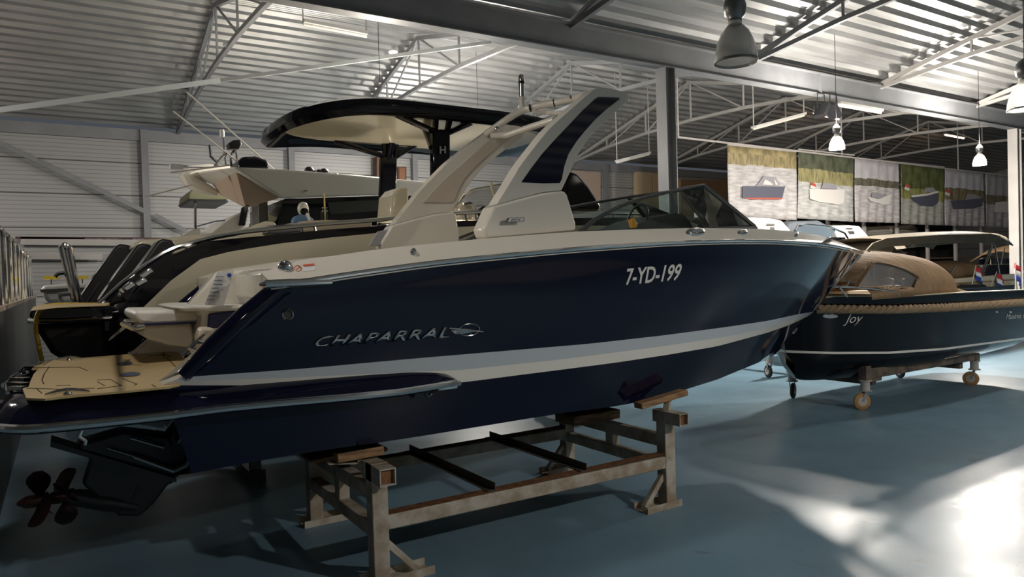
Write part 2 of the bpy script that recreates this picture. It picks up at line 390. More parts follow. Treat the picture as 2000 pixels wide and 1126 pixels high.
# white rim above the hull, deck and inside
inner = [Vector((p.x + .05 * (1 - i / NS), min(p.y + .26, YC), p.z)) for i, p in enumerate(ridge)]
below = [p + Vector((0, .02, -.55)) for p in inner]
NI = 30
strip([navy_l, [r + Vector((0, .0, -.035)) for r in rail_l], rail_l, [a.lerp(b, .35) + Vector((0, -.012, 0)) for a, b in zip(rail_l, ridge)], ridge, inner], 'deck_rim', WHITE, smooth=30,
      extra=lambda mb: (mb.grid([inner[:NI], below[:NI]]), mb.grid([[mir(p) for p in inner[:NI]], [mir(p) for p in below[:NI]]]), mb.grid([inner[NI-1:], [mir(p) for p in inner[NI-1:]]]),
                        mb.poly([below[NI-1], inner[NI-1], mir(inner[NI-1]), mir(below[NI-1])]),
                        [mb.poly([navy_l[0], rail_l[0], ridge[0], inner[0], below[0]]), mb.poly([mir(p) for p in (navy_l[0], rail_l[0], ridge[0], inner[0], below[0])])]))
MB().tube([p + Vector((0, -.012, -.008)) for p in rail_l], .017, 8, flat=1).tube([mir(p) + Vector((0, .012, -.008)) for p in rail_l], .017, 8).build('rub_rail', CHROME, boat)
a = rail_l[0]
MB().tube([a + Vector((.35, -.012, 0)), a + Vector((.1, -.014, 0)), a + Vector((-.03, -.01, -.002)), a + Vector((-.05, .03, -.004))], [.018, .026, .026, .012], 10).build('rail_end_cap', CHROME, boat)
# stem guard and bow eye
MB().tube([at(1679, 497, Y=YC-.03), at(1650, 532, Y=YC-.03), at(1612, 575, Y=YC-.03), at(1590, 603, Y=YC-.03)], [.03, .026, .022, .015], 8).build('stem_guard', CHROME, boat)
MB().tube([at(1648, 543, Y=YC-.06), at(1660, 548, Y=YC-.05), at(1652, 560, Y=YC-.05)], .012, 8).tube(smooth_pts(pxs([(1552, 632), (1546, 640), (1549, 650), (1556, 641)], YC-.03), 4), .012, 8).build('bow_eye', CHROME, boat)
# side wings of the stern: inner faces and caps
wing_in = lambda l: [p + Vector((.0, .17, 0)) for p in l[:NI]]
a, b = wing_in(navy_l), wing_in(sb_l)
mb = MB(); mb.grid([a, b]).grid([[mir(p) for p in a], [mir(p) for p in b]])
mb.grid([[navy_l[0], st_l[0], sb_l[0]], [a[0], wing_in(st_l)[0], b[0]]]); mb.grid([[mir(p) for p in (navy_l[0], st_l[0], sb_l[0])], [mir(p) for p in (a[0], wing_in(st_l)[0], b[0])]])
mb.build('side_coaming', WHITE, boat, recalc=False)
MB().poly([(.7, 4.6, 1.36), (4.2, 4.6, 1.36), (5.6, 5.1, 1.36), (5.6, 5.9, 1.36), (4.2, 6.4, 1.36), (.7, 6.4, 1.36)]).build('cockpit_floor', TANPANEL, boat)
# rounded navy roll along the slanted stern edge
A, B = navy_l[0] + Vector((.03, .03, 0)), st_l[0] + Vector((0, .03, .0))
for f in (lambda p: p, mir):
    MB().tube([f(A + Vector((.06, 0, .0))), f(A), f(A.lerp(B, .33) + Vector((-.012, 0, 0))), f(A.lerp(B, .66) + Vector((-.01, 0, 0))), f(B)], [.04, .06, .065, .06, .04], 14).build('stern_wing_edge', NAVY, boat)
# ---- swim platform with the two side sponsons
c_ptop = [(28,760),(46,779),(88,780),(154,773),(242,766),(330,757),(409,752),(485,744),(560,736),(620,729.5),(692,724),(740,721),(780,719.5),(815,720),(846,723),(868,727),(883,738),(899,747)]
c_prail = [(18,836),(66,836),(117,832),(220,822),(330,810),(440,796),(560,785),(670,776),(780,765),(864,751.5),(899,747)]
def pf_line(X0, X1, yf, curve, n=30, off=0):
    out = []
    for i in range(n + 1):
        X = X0 + (X1 - X0) * i / n; Y = yf(X); out.append(Vector((X, Y, lineZ(X, Y, curve, 1.4) + off)))
    return out
ytop = lambda X: 4.36 if X < 1.2 else 4.36 - .04 * ((X - 1.2) / 1.05) ** 2
yrail = lambda X: 4.20 + (0 if X < 1.5 else .10 * ((X - 1.5) / .76) ** 2)
pt = pf_line(-.06, 2.24, ytop, c_ptop); pr = pf_line(-.06, 2.26, yrail, c_prail)
zt, zr = 1.44, pr[3].z
def arc_end(yc0, x0, ycen, xend, z):  # rounded stern corner from near side to the notch
    return [Vector((x0 - (x0 - xend) * math.sin(a), ycen - (ycen - yc0) * math.cos(a), z)) for a in [math.pi / 2 * i / 8 for i in range(9)]]
ct = arc_end(4.36, -.06, 4.75, -.24, pt[0].z)[::-1]; crr = arc_end(4.20, -.06, 4.75, -.36, pr[0].z)[::-1]
top_near = ct[:-1] + pt; rail_near = crr[:-1] + pr
mb = MB()
mid = [p.lerp(q, .5) + Vector((0, -.02, .01)) for p, q in zip(top_near, rail_near)]
bot = [p + Vector((0, .03, -.035)) for p in rail_near]; bot2 = [Vector((max(p.x, -.2), max(p.y, 4.2) + .5, p.z)) for p in bot]
top_in = [Vector((p.x, max(p.y, 4.36) + .25, p.z)) for p in top_near]
for f in (lambda p: p, mir): mb.grid([[f(p) for p in l] for l in (top_in, top_near, mid, rail_near, bot, bot2)])
zb = pr[0].z - .035
k0 = [ct[0], crr[0], Vector((-.36, 4.75, zb))]
x_n = -.10    # notch for the ladder
mb.poly([(-.24, 4.75, zt), (-.36, 4.75, zr), (-.36, 4.75, zb), (x_n, 4.80, zb), (x_n, 4.80, zt)]); mb.poly([mir(Vector(p)) for p in ((-.24, 4.75, zt), (-.36, 4.75, zr), (-.36, 4.75, zb), (x_n, 4.80, zb), (x_n, 4.80, zt))])
mb.poly([(x_n, 4.80, zt), (x_n, 6.2, zt), (x_n, 6.2, zb), (x_n, 4.80, zb)])
mb.poly([(-.24, 4.75, zt), (x_n, 4.75, zt), (.65, 4.75, zt), (.65, 6.25, zt), (x_n, 6.25, zt), (-.24, 6.25, zt), (x_n, 6.2, zt), (x_n, 4.8, zt)])
mb.poly([(x_n, 4.3, zb), (.65, 4.3, zb), (.65, 6.7, zb), (x_n, 6.7, zb)])
platform = mb.build('swim_platform', NAVY, boat, smooth=40)
MB().tube([p + Vector((0, -.01, 0)) for p in rail_near], .022, 8).build('platform_rub_rail', CHROME, boat); MB().tube([mir(p) + Vector((0, .01, 0)) for p in rail_near], .022, 8).build('platform_rub_rail', CHROME, boat)
a = pr[-1]
MB().box((a.x - .17, a.y - .035, a.z - .035), (a.x - .02, a.y + .03, a.z + .03)).build('rub_rail_end', CHROME, boat, bevel=.012)
# teak pad, outlined on the platform top
zt2 = zt + .012
tk = [at(u, v, Z=zt2) for u, v in ((51,777),(88,778.5),(154,771),(242,763.5),(330,755),(352,750),(358,734),(366,722),(373,714),(368,704),(352,690),(339,686),(264,690.5),(165,697.5),(110,700),(84,707),(66,716),(62,720),(76,719),(66,730),(59,745),(56,755),(44,758))]
teak_o = MB().prism([p - Vector((0, 0, .01)) for p in tk], (0, 0, .011)).build('teak_pad', TEAK, boat)
mb = MB(); lz = zt2 + .003
for pl in ([(63,718),(155,717),(172,724)], [(96,716),(86,730),(82,742),(86,750)], [(52,758),(120,760),(185,758)], [(71,758),(82,768)], [(190,742),(216,741),(238,753),(190,759)], [(216,741),(238,753)], [(238,739),(268,750),(262,752)], [(290,695),(325,692),(333,697)], [(318,688),(322,698)], [(297,751),(304,755)], [(110,753),(138,752)], [(84,713),(102,702)], [(325,697),(345,718)], [(190,745),(205,753)]):
    mb.tube([at(u, v, Z=lz - .002) for u, v in pl], .003, 4)
mb.build('caulk_line', LINE, teak_o)
for cu, cv, a_, b_ in ((243, 709, 16, 3.2), (254, 730, 20, 4)):
    MB().poly([at(cu + a_ * math.cos(t) , cv - .06 * a_ * math.cos(t) + b_ * math.sin(t), Z=lz + .002) for t in [2*math.pi*i/20 for i in range(20)]]).build('oval_logo_inlay', mat('inlay_blue', (.06, .08, .14), .5), teak_o)
def cleat(pts, r=.014, name='cleat', parent=boat, m=CHROME):
    P = [Vector(p) for p in pts]; c = sum(P, Vector()) / len(P); mb = MB()
    mb.tube(smooth_pts([P[0], P[0].lerp(P[-1], .5) + Vector((0, 0, .014)), P[-1]], 6), [r * (.5 + .8 * math.sin(math.pi * i / 12)) for i in range(13)], 8)
    mb.lathe(P[0].lerp(P[-1], .5) - Vector((0, 0, .005)), [(r * 2.2, 0), (r * 1.4, .012), (r, .03)], 12)
    return mb.build(name, m, parent)
cleat([at(88, 770, Z=zt2+.01), at(176, 764, Z=zt2+.01)], .010); cleat([at(110, 702, Z=zt2+.01), at(160, 699, Z=zt2+.01)], .010)
# boarding ladder folded in the notch
mb = MB()
mb.tube(smooth_pts([at(54, 726, Z=1.43), at(30, 732, Z=1.40), at(14, 748, Z=1.38), at(13, 765, Z=1.36), at(22, 764, Z=1.36)], 5), .012, 8)
for u0, v0, u1, v1 in ((32, 730, 55, 729), (25, 739, 53, 740), (20, 748, 50, 750), (20, 757, 48, 757)):
    A, B = at(u0, v0, Z=1.41), at(u1, v1, Z=1.41); mb.bar(A, B, .045, .02)
mb.build('boarding_ladder', CHROME, boat)
mb = MB().tube([at(0, 786, Y=4.75), at(22, 785, Y=4.75), at(30, 783, Y=4.75)], .016).tube([at(0, 799, Y=4.75), at(20, 798, Y=4.75), at(28, 794, Y=4.75)], .016); mb.build('stern_hand_rail', CHROME, boat)
# ---- aft seat and cockpit pieces
seat = prism_px([(264,606),(262,622),(276,632),(300,635),(382,630),(394,622),(392,608),(380,605)], 5.55, 6.5).build('seat_cushion', VINYL, boat, bevel=.03, seg=3)
prism_px([(277,632),(383,627),(382,631),(277,636)], 5.54, 5.56).build('piping', NAVYVINYL, seat)
prism_px([(280,636),(376,631),(377,668),(370,679),(330,674),(290,662),(276,655)], 5.62, 6.4).build('seat_base', VINYL, boat, bevel=.025, seg=3)
MB().tube(pxs([(283,638),(262,642),(240,632)], 5.5) + [at(243, 627, Y=5.9), at(266, 627, Y=5.9)], .018, 8).build('seat_hand_rail', CHROME, boat)
prism_px([(360,598),(500,600),(530,575),(500,650),(405,662),(392,640),(395,612)], 5.35, 6.5).build('sun_lounge_base', WHITE, boat, bevel=.02)
prism_px([(408,612),(476,605),(462,622),(430,640),(406,641)], 5.32, 5.37).build('lounge_side_pad', NAVYVINYL, boat, bevel=.01)
prism_px([(345,600),(380,596),(520,596),(512,606),(360,608)], 5.30, 6.5).build('sun_lounge_cushion', VINYL, boat, bevel=.02, seg=3)
prism_px([(366,598),(424,530),(446,530),(545,520),(548,575),(520,598)], 5.8, 5.95).build('seat_back_panel', WHITE, boat, bevel=.02)
prism_px([(466,588),(467,532),(520,529),(521,575),(505,590)], 5.70, 5.79).build('back_cushion', VINYL, boat, bevel=.03, seg=3)
prism_px([(470,595),(475,562),(520,560),(520,575),(505,594)], 5.60, 5.69).build('arm_cushion', VINYL, boat, bevel=.02, seg=3)
prism_px([(521,530),(545,520),(545,560),(522,585)], 4.72, 5.7).build('gunwale_end_panel', WHITE, boat, bevel=.02)
prism_px([(394,640),(420,640),(418,668),(392,690),(388,660)], 5.1, 5.3).build('transom_step_box', TANPANEL, boat, bevel=.02)
prism_px([(267,690),(287,668),(345,683),(345,688)], 6.45, 6.55).build('stern_fin_panel', WHITE, boat)
mb = MB()
for off in (0, .12):
    mb.tube([at(355, 694, Y=4.75 + off), at(400, 654, Y=4.75 + off)], .013, 8)
for t in (.3, .7): mb.tube([at(355 + 45*t, 694 - 40*t, Y=4.70), at(372 + 45*t, 702 - 40*t, Y=4.62)], .01, 6)
mb.tube([at(400, 654, Y=4.75), at(400, 654, Y=4.87)], .01, 6); mb.build('stern_gate_rail', CHROME, boat)
sheet = prism_px([(424,531),(457,529),(437,596),(399,596)], 5.28, 5.283).build('paper_sheet', PAPER)
tag(sheet, 'white printed specification sheet standing on the aft seat of the navy boat', 'paper')
mb = MB()
for i in range(7): mb.bar(at(422 - 3*i, 540 + 7.5*i, Y=5.274), at(436 - 3*i + random.random()*6, 540 + 7.5*i, Y=5.274), .006, .004)
mb.build('printed_line', INK, sheet)
MB().lathe(at(448, 537, Y=5.276), [(.014, 0), (.014, .002)], 14, (0, -1, 0)).build('printed_logo', BLUEF, sheet)
# gunwale fittings
DB = bvh_of([o for o in boat.children if o.name.startswith('deck_rim')])
def dome(name, u, v, ru, rv, m=CHROME, bvh=None, parent=boat, h=.03):
    p, n = onto(bvh or DB, u, v, 0); rings = []
    for k in range(6):
        a = math.pi / 2 * k / 5
        rings.append([onto(bvh or DB, u + ru*math.cos(a)*math.cos(t), v + rv*math.cos(a)*math.sin(t), h*math.sin(a))[0] for t in [2*math.pi*i/20 for i in range(20)]])
    return MB().loft(rings).build(name, m, parent)
dome('cleat', 558, 524, 16, 8, h=.05); dome('fuel_cap', 807, 493, 7, 5.5); dome('cleat', 1358, 453.5, 19, 7, h=.04); dome('navigation_light', 1450, 454, 10, 5); dome('rail_socket', 1555, 459, 4, 4); dome('cleat', 1625, 466, 9, 3)
text_px('warning_sticker', 'I', [(592, 530), (616, 528), (615, 517), (591, 518)], DB, PAPER, boat); text_px('sticker_heading', 'I', [(592, 521), (614, 519), (614, 515.5), (592, 517.5)], DB, RED, boat, off=.006)
mb = MB(); mb.tube([onto(DB, 582 + 6.3*math.cos(t), 525 + 5.6*math.sin(t), .004)[0] for t in [2*math.pi*i/20 for i in range(20)]], .003, 4, closed=True)
mb.tube([onto(DB, 578, 529, .004)[0], onto(DB, 586, 521, .004)[0]], .003, 4).build('prohibition_sticker', RED, boat)
# ---- arch
K = .16
near_up = [(963,401.5),(971,397),(1006,340),(1012,329),(1030,304),(1052,276),(1068,256),(1084,240),(1110,217),(1130,199),(1148,184),(1158,175),(1168,171),(1180,171.5),(1200,174.5),(1219,179),(1226,183),(1228,190),(1225,199),(1202,219),(1172,246),(1154,265),(1141,283),(1128,303),(1119,323),(1107,350),(1097,371.5),(1060,375),(1020,385)]
base = [(950,465),(943,447),(963,402),(1020,386),(1060,376),(1097,372.5),(1103,374),(1107,380),(1117,413),(1124,436),(1124.5,449),(1050,456)]
insetp = [(1018,356),(1036,330),(1058,301),(1084,272),(1110,245),(1138,215),(1162,193),(1169,189),(1190,189.5),(1208,190.5),(1211,193),(1186,212),(1164,232),(1143,255),(1126,276),(1110,301),(1102,325),(1097,350),(1093,357.5),(1060,358)]
YA, TH = 4.42, .13
for s in (0, 1):
    def P(pts, dy): 
        q = [p + Vector((0, dy, 0)) for p in pxs(pts, YA, K)]
        return [mir(p) for p in q] if s else q
    sg = -1 if s else 1
    MB().prism(P(near_up, 0), (0, sg * TH, 0)).build('arch_leg', WHITE, boat, bevel=.028, seg=3)
    MB().prism(P(base, -.01), (0, sg * (TH + .04), 0)).build('arch_base', WHITE, boat, bevel=.02, seg=3)
    o = MB().prism(P(insetp, -.004), (0, sg * .01, 0)).build('arch_side_panel', NAVY, boat, bevel=.003)
    ct_ = sum((Vector(p).to_3d() for p in insetp), Vector()) / len(insetp)
    if s:
        q = [(p[0] * .9 + ct_.x * .1, p[1] * .9 + ct_.y * .1) for p in insetp]
        MB().prism(P(q, TH + .002), (0, -.008, 0)).build('arch_inner_panel', TANPANEL, boat, bevel=.004)
# inner speaker panel of the far leg
prism_px([(722,480),(727,468),(738,452),(822,432),(832,440),(838,474),(835,477)], 2*YC - YA - TH - .05, 2*YC - YA - TH - .02).build('speaker_panel', GREYSPK, boat, bevel=.008)
badge = prism_px([(990,434),(993,425),(1025,423.5),(1024,432)], YA - .035, YA - .01).build('model_badge', mat('badge_frame', (.06, .06, .065), .4), boat, bevel=.003)
badge2 = prism_px([(992,433),(995,426),(1023,424.5),(1022,431)], YA - .038, YA - .035).build('badge_face', mat('badge_silver', (.42, .42, .42), .35, metal=.5), badge)
text_px('badge_lettering', 'EFX', [(997, 431.5), (1018, 430.5), (1020, 426), (999, 427)], None, MATBLACK, badge, shear=.3, bold=.02, plane=YA - .036, extr=0)
def ptsY(l): return [at(u, v, Y=y) for u, v, y in l]
MB().tube(smooth_pts(ptsY([(948,262,6.25),(970,247,6.15),(993,231,6.05),(1020,216,5.9),(1052,206,5.65),(1100,197,5.3),(1150,184,4.85)]), 5), .035, 12).build('arch_top_tube', WHITE, boat)
MB().tube(ptsY([(962,265,6.2),(993,263,5.95),(1040,247,5.55),(1084,233.5,5.2)]), .032, 12).build('arch_rear_tube', WHITE, boat)
MB().tube(ptsY([(1040,219,5.7),(1070,220,5.6),(1105,222,4.85)]), .022, 10).build('arch_cross_tube', WHITE, boat)
MB().lathe(at(1087, 232.5, Y=5.16), [(.03, 0), (.033, .01), (.02, .02)], 14, (.6, -.75, .1)).build('rod_holder_cap', CHROME, boat)
c = at(1020, 215, Y=5.9)
o = MB().lathe(c, [(.035, 0), (.03, .08), (.028, .13)], 16).build('mast_light_base', WHITE, boat)
MB().lathe(c + Vector((0, 0, .13)), [(.03, 0), (.03, .15), (.033, .15), (.033, .17), (.03, .17), (.03, .20), (.02, .215)], 16).build('mast_light', CHROME, o)
MB().lathe(c + Vector((0, 0, .255)), [(.032, 0), (.032, .03)], 16).build('mast_light_band', MATBLACK, o)
for u, v, y in ((971, 251, 6.1), (1116, 191, 5.15)): MB().lathe(at(u, v, Y=y - .035), [(.022, 0), (.02, .012), (.012, .018)], 12, (-.3, -.8, .4)).build('spot_light', CHROME, boat)
for u, v, y in ((1036, 211, 5.74), (1083, 201, 5.42)): MB().lathe(at(u, v, Y=y), [(.037, -.006), (.037, .006)], 16, (.6, -.75, .12)).build('cable_tie', MATBLACK, boat)
# ---- windshield
WF = []
wl = [(1134,451,4.52),(1148,440,4.53),(1163,428,4.54),(1188,414,4.56),(1212,402,4.58),(1236,393,4.62),(1261,385,4.66),(1311,373,4.78),(1345,366,4.87),(1374,361,4.95)]
wb = [(1134,451,4.52),(1200,450,4.52),(1280,447.5,4.56),(1350,445,4.64),(1420,442.5,4.74),(1474,442,4.82)]
top3, bot3 = ptsY(wl), ptsY(wb); cor = [top3[-1], at(1425, 398, Y=4.88), bot3[-1]]
ctop, cbot = Vector((5.62, YC, top3[-1].z + .02)), Vector((6.05, YC, bot3[-1].z + .02))
gp = [p for p in top3] + [p for p in bot3[::-1]][:-1]
mb = MB(); mb.poly(gp); mb.poly([mir(p) for p in gp]); mb.poly([top3[-1], bot3[-1], cbot, ctop]); mb.poly([mir(p) for p in (top3[-1], bot3[-1])] + [cbot, ctop])
mb.build('windshield_glass', GLASS, boat, smooth=0)
mb = MB()
for f in (lambda p: p, mir):
    mb.tube([f(p) for p in top3], [.03] + [.027]*8 + [.02], 8, flat=.6); mb.tube([f(top3[-1]), f(bot3[-1])], .022, 8); mb.tube([f(top3[-1]), ctop], .016, 8)
mb.tube([ctop, cbot], .02, 8); mb.build('windshield_frame', FRAMEGREY, boat)
mb = MB()
for f in (lambda p: p, mir): mb.tube([f(p + Vector((0, -.01, -.02))) for p in bot3], .026, 8); mb.tube([f(bot3[-1]), cbot], .02, 8)
mb.build('windshield_base', MATBLACK, boat)
# dashboard, helm seats inside (dark shapes behind the glass)
prism_px([(1180,452),(1225,447),(1275,425),(1320,415),(1380,430),(1420,445),(1420,452)], 5.7, 6.3).build('helm_console', mat('dash_dark', (.05, .055, .055), .5), boat, bevel=.03)
o = MB().tube([at(1245, 428, Y=5.9) + Vector((.05*math.cos(t), .16*math.sin(t), .16*math.cos(t))) for t in [2*math.pi*i/24 for i in range(24)]], .012, 8, closed=True).build('steering_wheel', MATBLACK, boat)
prism_px([(1232,428),(1240,425),(1246,437),(1244,445),(1236,445)], 5.2, 5.25).build('fire_extinguisher_sign', mat('orange_plastic', (.75, .33, .03), .4), boat, bevel=.01)
# small side window behind the near arch base
prism_px([(877,472),(943,449),(946,465)], 6.55, 6.56).build('side_window', CLEARPVC, boat); MB().tube(pxs([(877,472),(910,459),(943,447)], 6.55), .014, 6).build('side_window_frame', FRAMEGREY, boat)
# ---- stern drives below the platform
def propeller(c, r, n, ang, parent, m, sgn=1):
    mb = MB(); c = Vector(c)
    mb.lathe(c + Vector((-.07, 0, 0)), [(.01, -.05), (.04, 0), (.045, .12)], 14, (1, 0, 0))
    for k in range(n):
        a0 = 2 * math.pi * k / n + ang; rings = []
        for j in range(7):
            rr = .03 + (r - .03) * j / 6; w = .085 * math.sin(math.pi * (j + 1.0) / 7.6) * (1 + .3 * j / 6); tw = sgn * (1.1 - .5 * j / 6)
            d = Vector((0, math.cos(a0 + .06 * j), math.sin(a0 + .06 * j))); tdir = Vector((0, -math.sin(a0), math.cos(a0)))
            ax = Vector((math.cos(tw), 0, 0)) + tdir * math.sin(tw); nrm = Vector((1, 0, 0)).cross(ax)
            nrm = (Vector((math.sin(tw), 0, 0)) - tdir * math.cos(tw)).normalized()
            p = c + d * rr
            rings.append([p - ax*w, p - ax*w*.3 + nrm*.006, p + ax*w, p - nrm*.004])
        mb.loft(rings)
    return mb.build('propeller', m, parent)
DRV = mat('drive_grey', (.035, .036, .04), .35, metal=.5); PROP = mat('bronze_prop', (.05, .022, .02), .35, metal=.7)
def drive(Y0):
    leg = prism_px([(160,866),(330,905),(345,940),(328,948),(300,985),(272,1010),(232,1008),(205,985),(175,958),(160,945),(175,900)], Y0 - .045, Y0 + .045).build('stern_drive_leg', DRV, boat, bevel=.02)
    A, B = at(285, 990, Y=Y0), at(128, 968, Y=Y0)
    MB().tube([A, A.lerp(B, .12), A.lerp(B, .5), A.lerp(B, .85), B], [.01, .05, .065, .055, .04], 14, flat=1).build('gear_case', DRV, leg)
    prism_px([(100,862),(345,935),(345,942),(98,872)], Y0 - .12, Y0 + .12).build('cavitation_plate', DRV, leg)
    prism_px([(150,866),(240,840),(330,850),(352,880),(352,935),(150,882)], Y0 - .10, Y0 + .10).build('drive_housing', DRV, leg, bevel=.03)
    prism_px([(255,978),(268,948),(277,951),(265,979)], Y0 - .05, Y0 - .046).build('intake_grille', MATBLACK, leg)
    propeller(B, .20, 3, .4, leg, PROP); propeller(B + Vector((-.14, 0, 0)), .19, 3, 1.3, leg, PROP, -1)
drive(5.45)
MB().tube([at(210, 874, Y=5.3), at(262, 890, Y=5.3)], .008).tube([at(262, 890, Y=5.3), at(350, 922, Y=5.3)], .02).tube([at(255, 854, Y=5.3), at(320, 873, Y=5.3)], .012).build('trim_cylinder', CHROME, boat)
prism_px([(235,822),(322,816),(320,835),(300,833)], 5.3, 5.9).build('transom_trim_tab', mat('tab_grey', (.3, .3, .3), .5), boat)
MB().tube([at(160, 838, Y=4.9), at(155, 852, Y=4.9), at(168, 860, Y=4.9), at(165, 868, Y=4.9)], .014).build('platform_bracket', CHROME, boat)
# ---- cradle
cradle = thing('boat_cradle', (3.0, 5.15, 0), 'worn grey steel cradle with rust under the navy blue boat', 'stand')
def part(mb, name, m=CRADLE, parent=cradle, **k): return mb.build(name, m, parent, **k)
Yn, Yf, Xl, Xr = 4.45, 5.86, 1.71, 4.30
for X in (Xl, Xr):
    for Y in (Yn, Yf):
        s = 1 if X == Xl else -1
        p = part(MB().box((X - .055, Y - .055, .03), (X + .055, Y + .055, .80)), 'post', bevel=.006)
        f = part(MB().box((X - .11 if s > 0 else X - .30, Y - .08, 0), (X + .36 if s > 0 else X + .09, Y + .08, .008)).box((X - .11 if s > 0 else X - .30, Y - .085, 0), (X + .36 if s > 0 else X + .09, Y - .077, .055)).box((X - .11 if s > 0 else X - .30, Y + .077, 0), (X + .36 if s > 0 else X + .09, Y + .085, .055)), 'foot')
        part(MB().bar((X + s*.04, Y, .27), (X + s*.26, Y, .03), .045), 'brace', bevel=.004)
for Y, (za, zb_) in ((Yn, (.40, .38)), (Yf, (.40, .38))):
    part(MB().bar((Xl + .05, Y, za), (Xr - .05, Y, zb_), .10, .10), 'long_beam', bevel=.008)
    part(MB().box((Xl + .06, Y - .048, .449 if Y == Yn else .449), (Xr - .06, Y + .048, .4515)), 'rust_layer', RUST)
for X in (Xl, Xr):
    z = .50 if X == Xr else .54
    part(MB().box((X - .045, Yn + .05, z), (X + .045, Yf - .05, z + .10)), 'upper_cross_beam', bevel=.006)
    part(MB().box((X - .045, Yn + .05, .30), (X + .045, Yf - .05, .39)), 'lower_cross_beam', bevel=.006)
    part(MB().box((X - .04, 5.1, .39), (X + .04, 5.2, z)), 'short_post', bevel=.004)
def hollow(c, y0, y1, w, name='arm_tube'):
    cx, cz = c; t = .008; mb = MB()
    for lo, hi in (((cx-w, cz-w), (cx+w, cz-w+t)), ((cx-w, cz+w-t), (cx+w, cz+w)), ((cx-w, cz-w+t), (cx-w+t, cz+w-t)), ((cx+w-t, cz-w+t), (cx+w, cz+w-t))):
        mb.box((lo[0], y0, lo[1]), (hi[0], y1, hi[1]))
    o = part(mb, name); part(MB().box((cx-w+t, y0+.03, cz-w+t), (cx+w-t, y0+.04, cz+w-t)), 'rusty_end', RUST, o); return o
hollow((Xl, .74), Yn - .20, Yn + .12, .055); hollow((Xr, .76), Yn - .22, Yn + .1, .05)
for X in (2.56, 3.39):
    part(MB().box((X - .03, Yn - .04, .452), (X + .03, Yf + .04, .458)).box((X + .024, Yn - .04, .452), (X + .03, Yf + .04, .51)), 'angle_iron', mat('dark_angle_iron', (.07, .06, .05), .6))
def bunk(u0, v0, u1, v1, Y, w, h, name='wooden_pad', m=WOOD):
    A, B = at(u0, v0, Y=Y), at(u1, v1, Y=Y); return part(MB().bar(A, B, w, h), name, m, bevel=.006)
bunk(1246, 792, 1336, 765, 4.42, .10, .05); bunk(655, 893, 745, 876, 4.6, .10, .06)
part(MB().bar(at(640, 905, Y=4.6), at(755, 902, Y=4.6), .04, .008).bar(at(700, 885, Y=4.6), at(702, 905, Y=4.6), .03, .03), 'pad_bracket')
part(MB().bar((Xr, Yn - .02, .80), at(1305, 772, Y=4.45), .05, .05), 'pad_bracket')
part(MB().box((3.9, 5.2, .60), (4.45, 5.5, .69)), 'keel_block', WOOD, bevel=.01); part(MB().box((1.5, 5.2, .66), (2.1, 5.5, .69)), 'keel_block', WOOD, bevel=.01)
for X in (Xl, Xr): part(MB().bar((X, Yf, .80), (X + .02, Yf - .1, .92), .05), 'pad_bracket')
# ---------------------------------------------------------------- steel frame of the hall
def ibeam(a, b, w, h, mb=None, up=(0, 0, 1), tf=.018, tw=.012):
    mb = mb or MB(); a, b = Vector(a), Vector(b); up = Vector(up)
    mb.bar(a + up*(h/2 - tf/2), b + up*(h/2 - tf/2), w, tf, up); mb.bar(a - up*(h/2 - tf/2), b - up*(h/2 - tf/2), w, tf, up); mb.bar(a, b, tw, h - 2*tf, up); return mb
bm_ = ibeam((XL, YB, 6.06), (XR, YB, 6.06), .22, .48).build('steel_beam', STEELPAINT, smooth=0); tag(bm_, 'long grey steel I-beam crossing the hall under the roof', 'beam')
for X in (14.6, 2.0, 29):
    MB().box((X - .01, YB - .10, 5.84), (X + .01, YB + .10, 6.28)).build('stiffener_plate', STEELPAINT, bm_)
for i, X in enumerate((9.9, 24.0)):
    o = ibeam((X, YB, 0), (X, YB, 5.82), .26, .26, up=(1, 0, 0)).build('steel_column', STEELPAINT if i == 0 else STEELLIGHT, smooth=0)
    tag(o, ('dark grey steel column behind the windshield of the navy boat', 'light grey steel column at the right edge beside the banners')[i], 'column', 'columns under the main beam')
    MB().box((X - .2, YB - .2, 0), (X + .2, YB + .2, .02)).build('base_plate', STEELPAINT, o)
def truss(X, y0, y1, yr, label, lite=False, drop=0):
    """roof truss with bent top chord, straight lower chord and rods; y0 wall or beam end, y1 other end, yr ridge"""
    m = STEELLIGHT if lite else STEELPAINT
    o = thing('roof_truss', (X, y0, ZE), label, 'truss', 'roof trusses')
    r = (X, yr, ZR + .03); a = (X, y0, ZE + .0); b = (X, y1, ZE + .0)
    MB().bar((X, y0, ZE + .04), r, .09, .10).bar(r, (X, y1, ZE + .04), .09, .10).build('top_chord', m, o, smooth=0)
    L = [(X, y0, ZE - .02)]; n = 6; lz = lambda y: ZE - .02 + .42 * math.sin(math.pi * (y - y0) / (y1 - y0)) ** .8
    ys = [y0 + (y1 - y0) * i / n for i in range(n + 1)]
    mb = MB()
    for i in range(n): mb.bar((X, ys[i], lz(ys[i])), (X, ys[i+1], lz(ys[i+1])), .08, .09)
    mb.build('lower_chord', m, o, smooth=0)
    tz = lambda y: ZE + .04 + (ZR - ZE) * (1 - abs(y - yr) / abs(y1 - yr))
    for i in range(1, n):
        MB().bar((X, ys[i], lz(ys[i])), (X, ys[i], tz(ys[i])), .04).build('web_rod', m, o, smooth=0)
    for i in range(1, n):
        j = i + 1 if ys[i] < yr - .1 else i - 1
        if 0 < j < n and abs(ys[i] - yr) > .1: MB().bar((X, ys[i], lz(ys[i])), (X, ys[j], tz(ys[j])), .035).build('web_diagonal', m, o, smooth=0)
    return o
TX = [3.0, 7.7, 12.4, 17.1, 21.8, 26.5, 31.2]
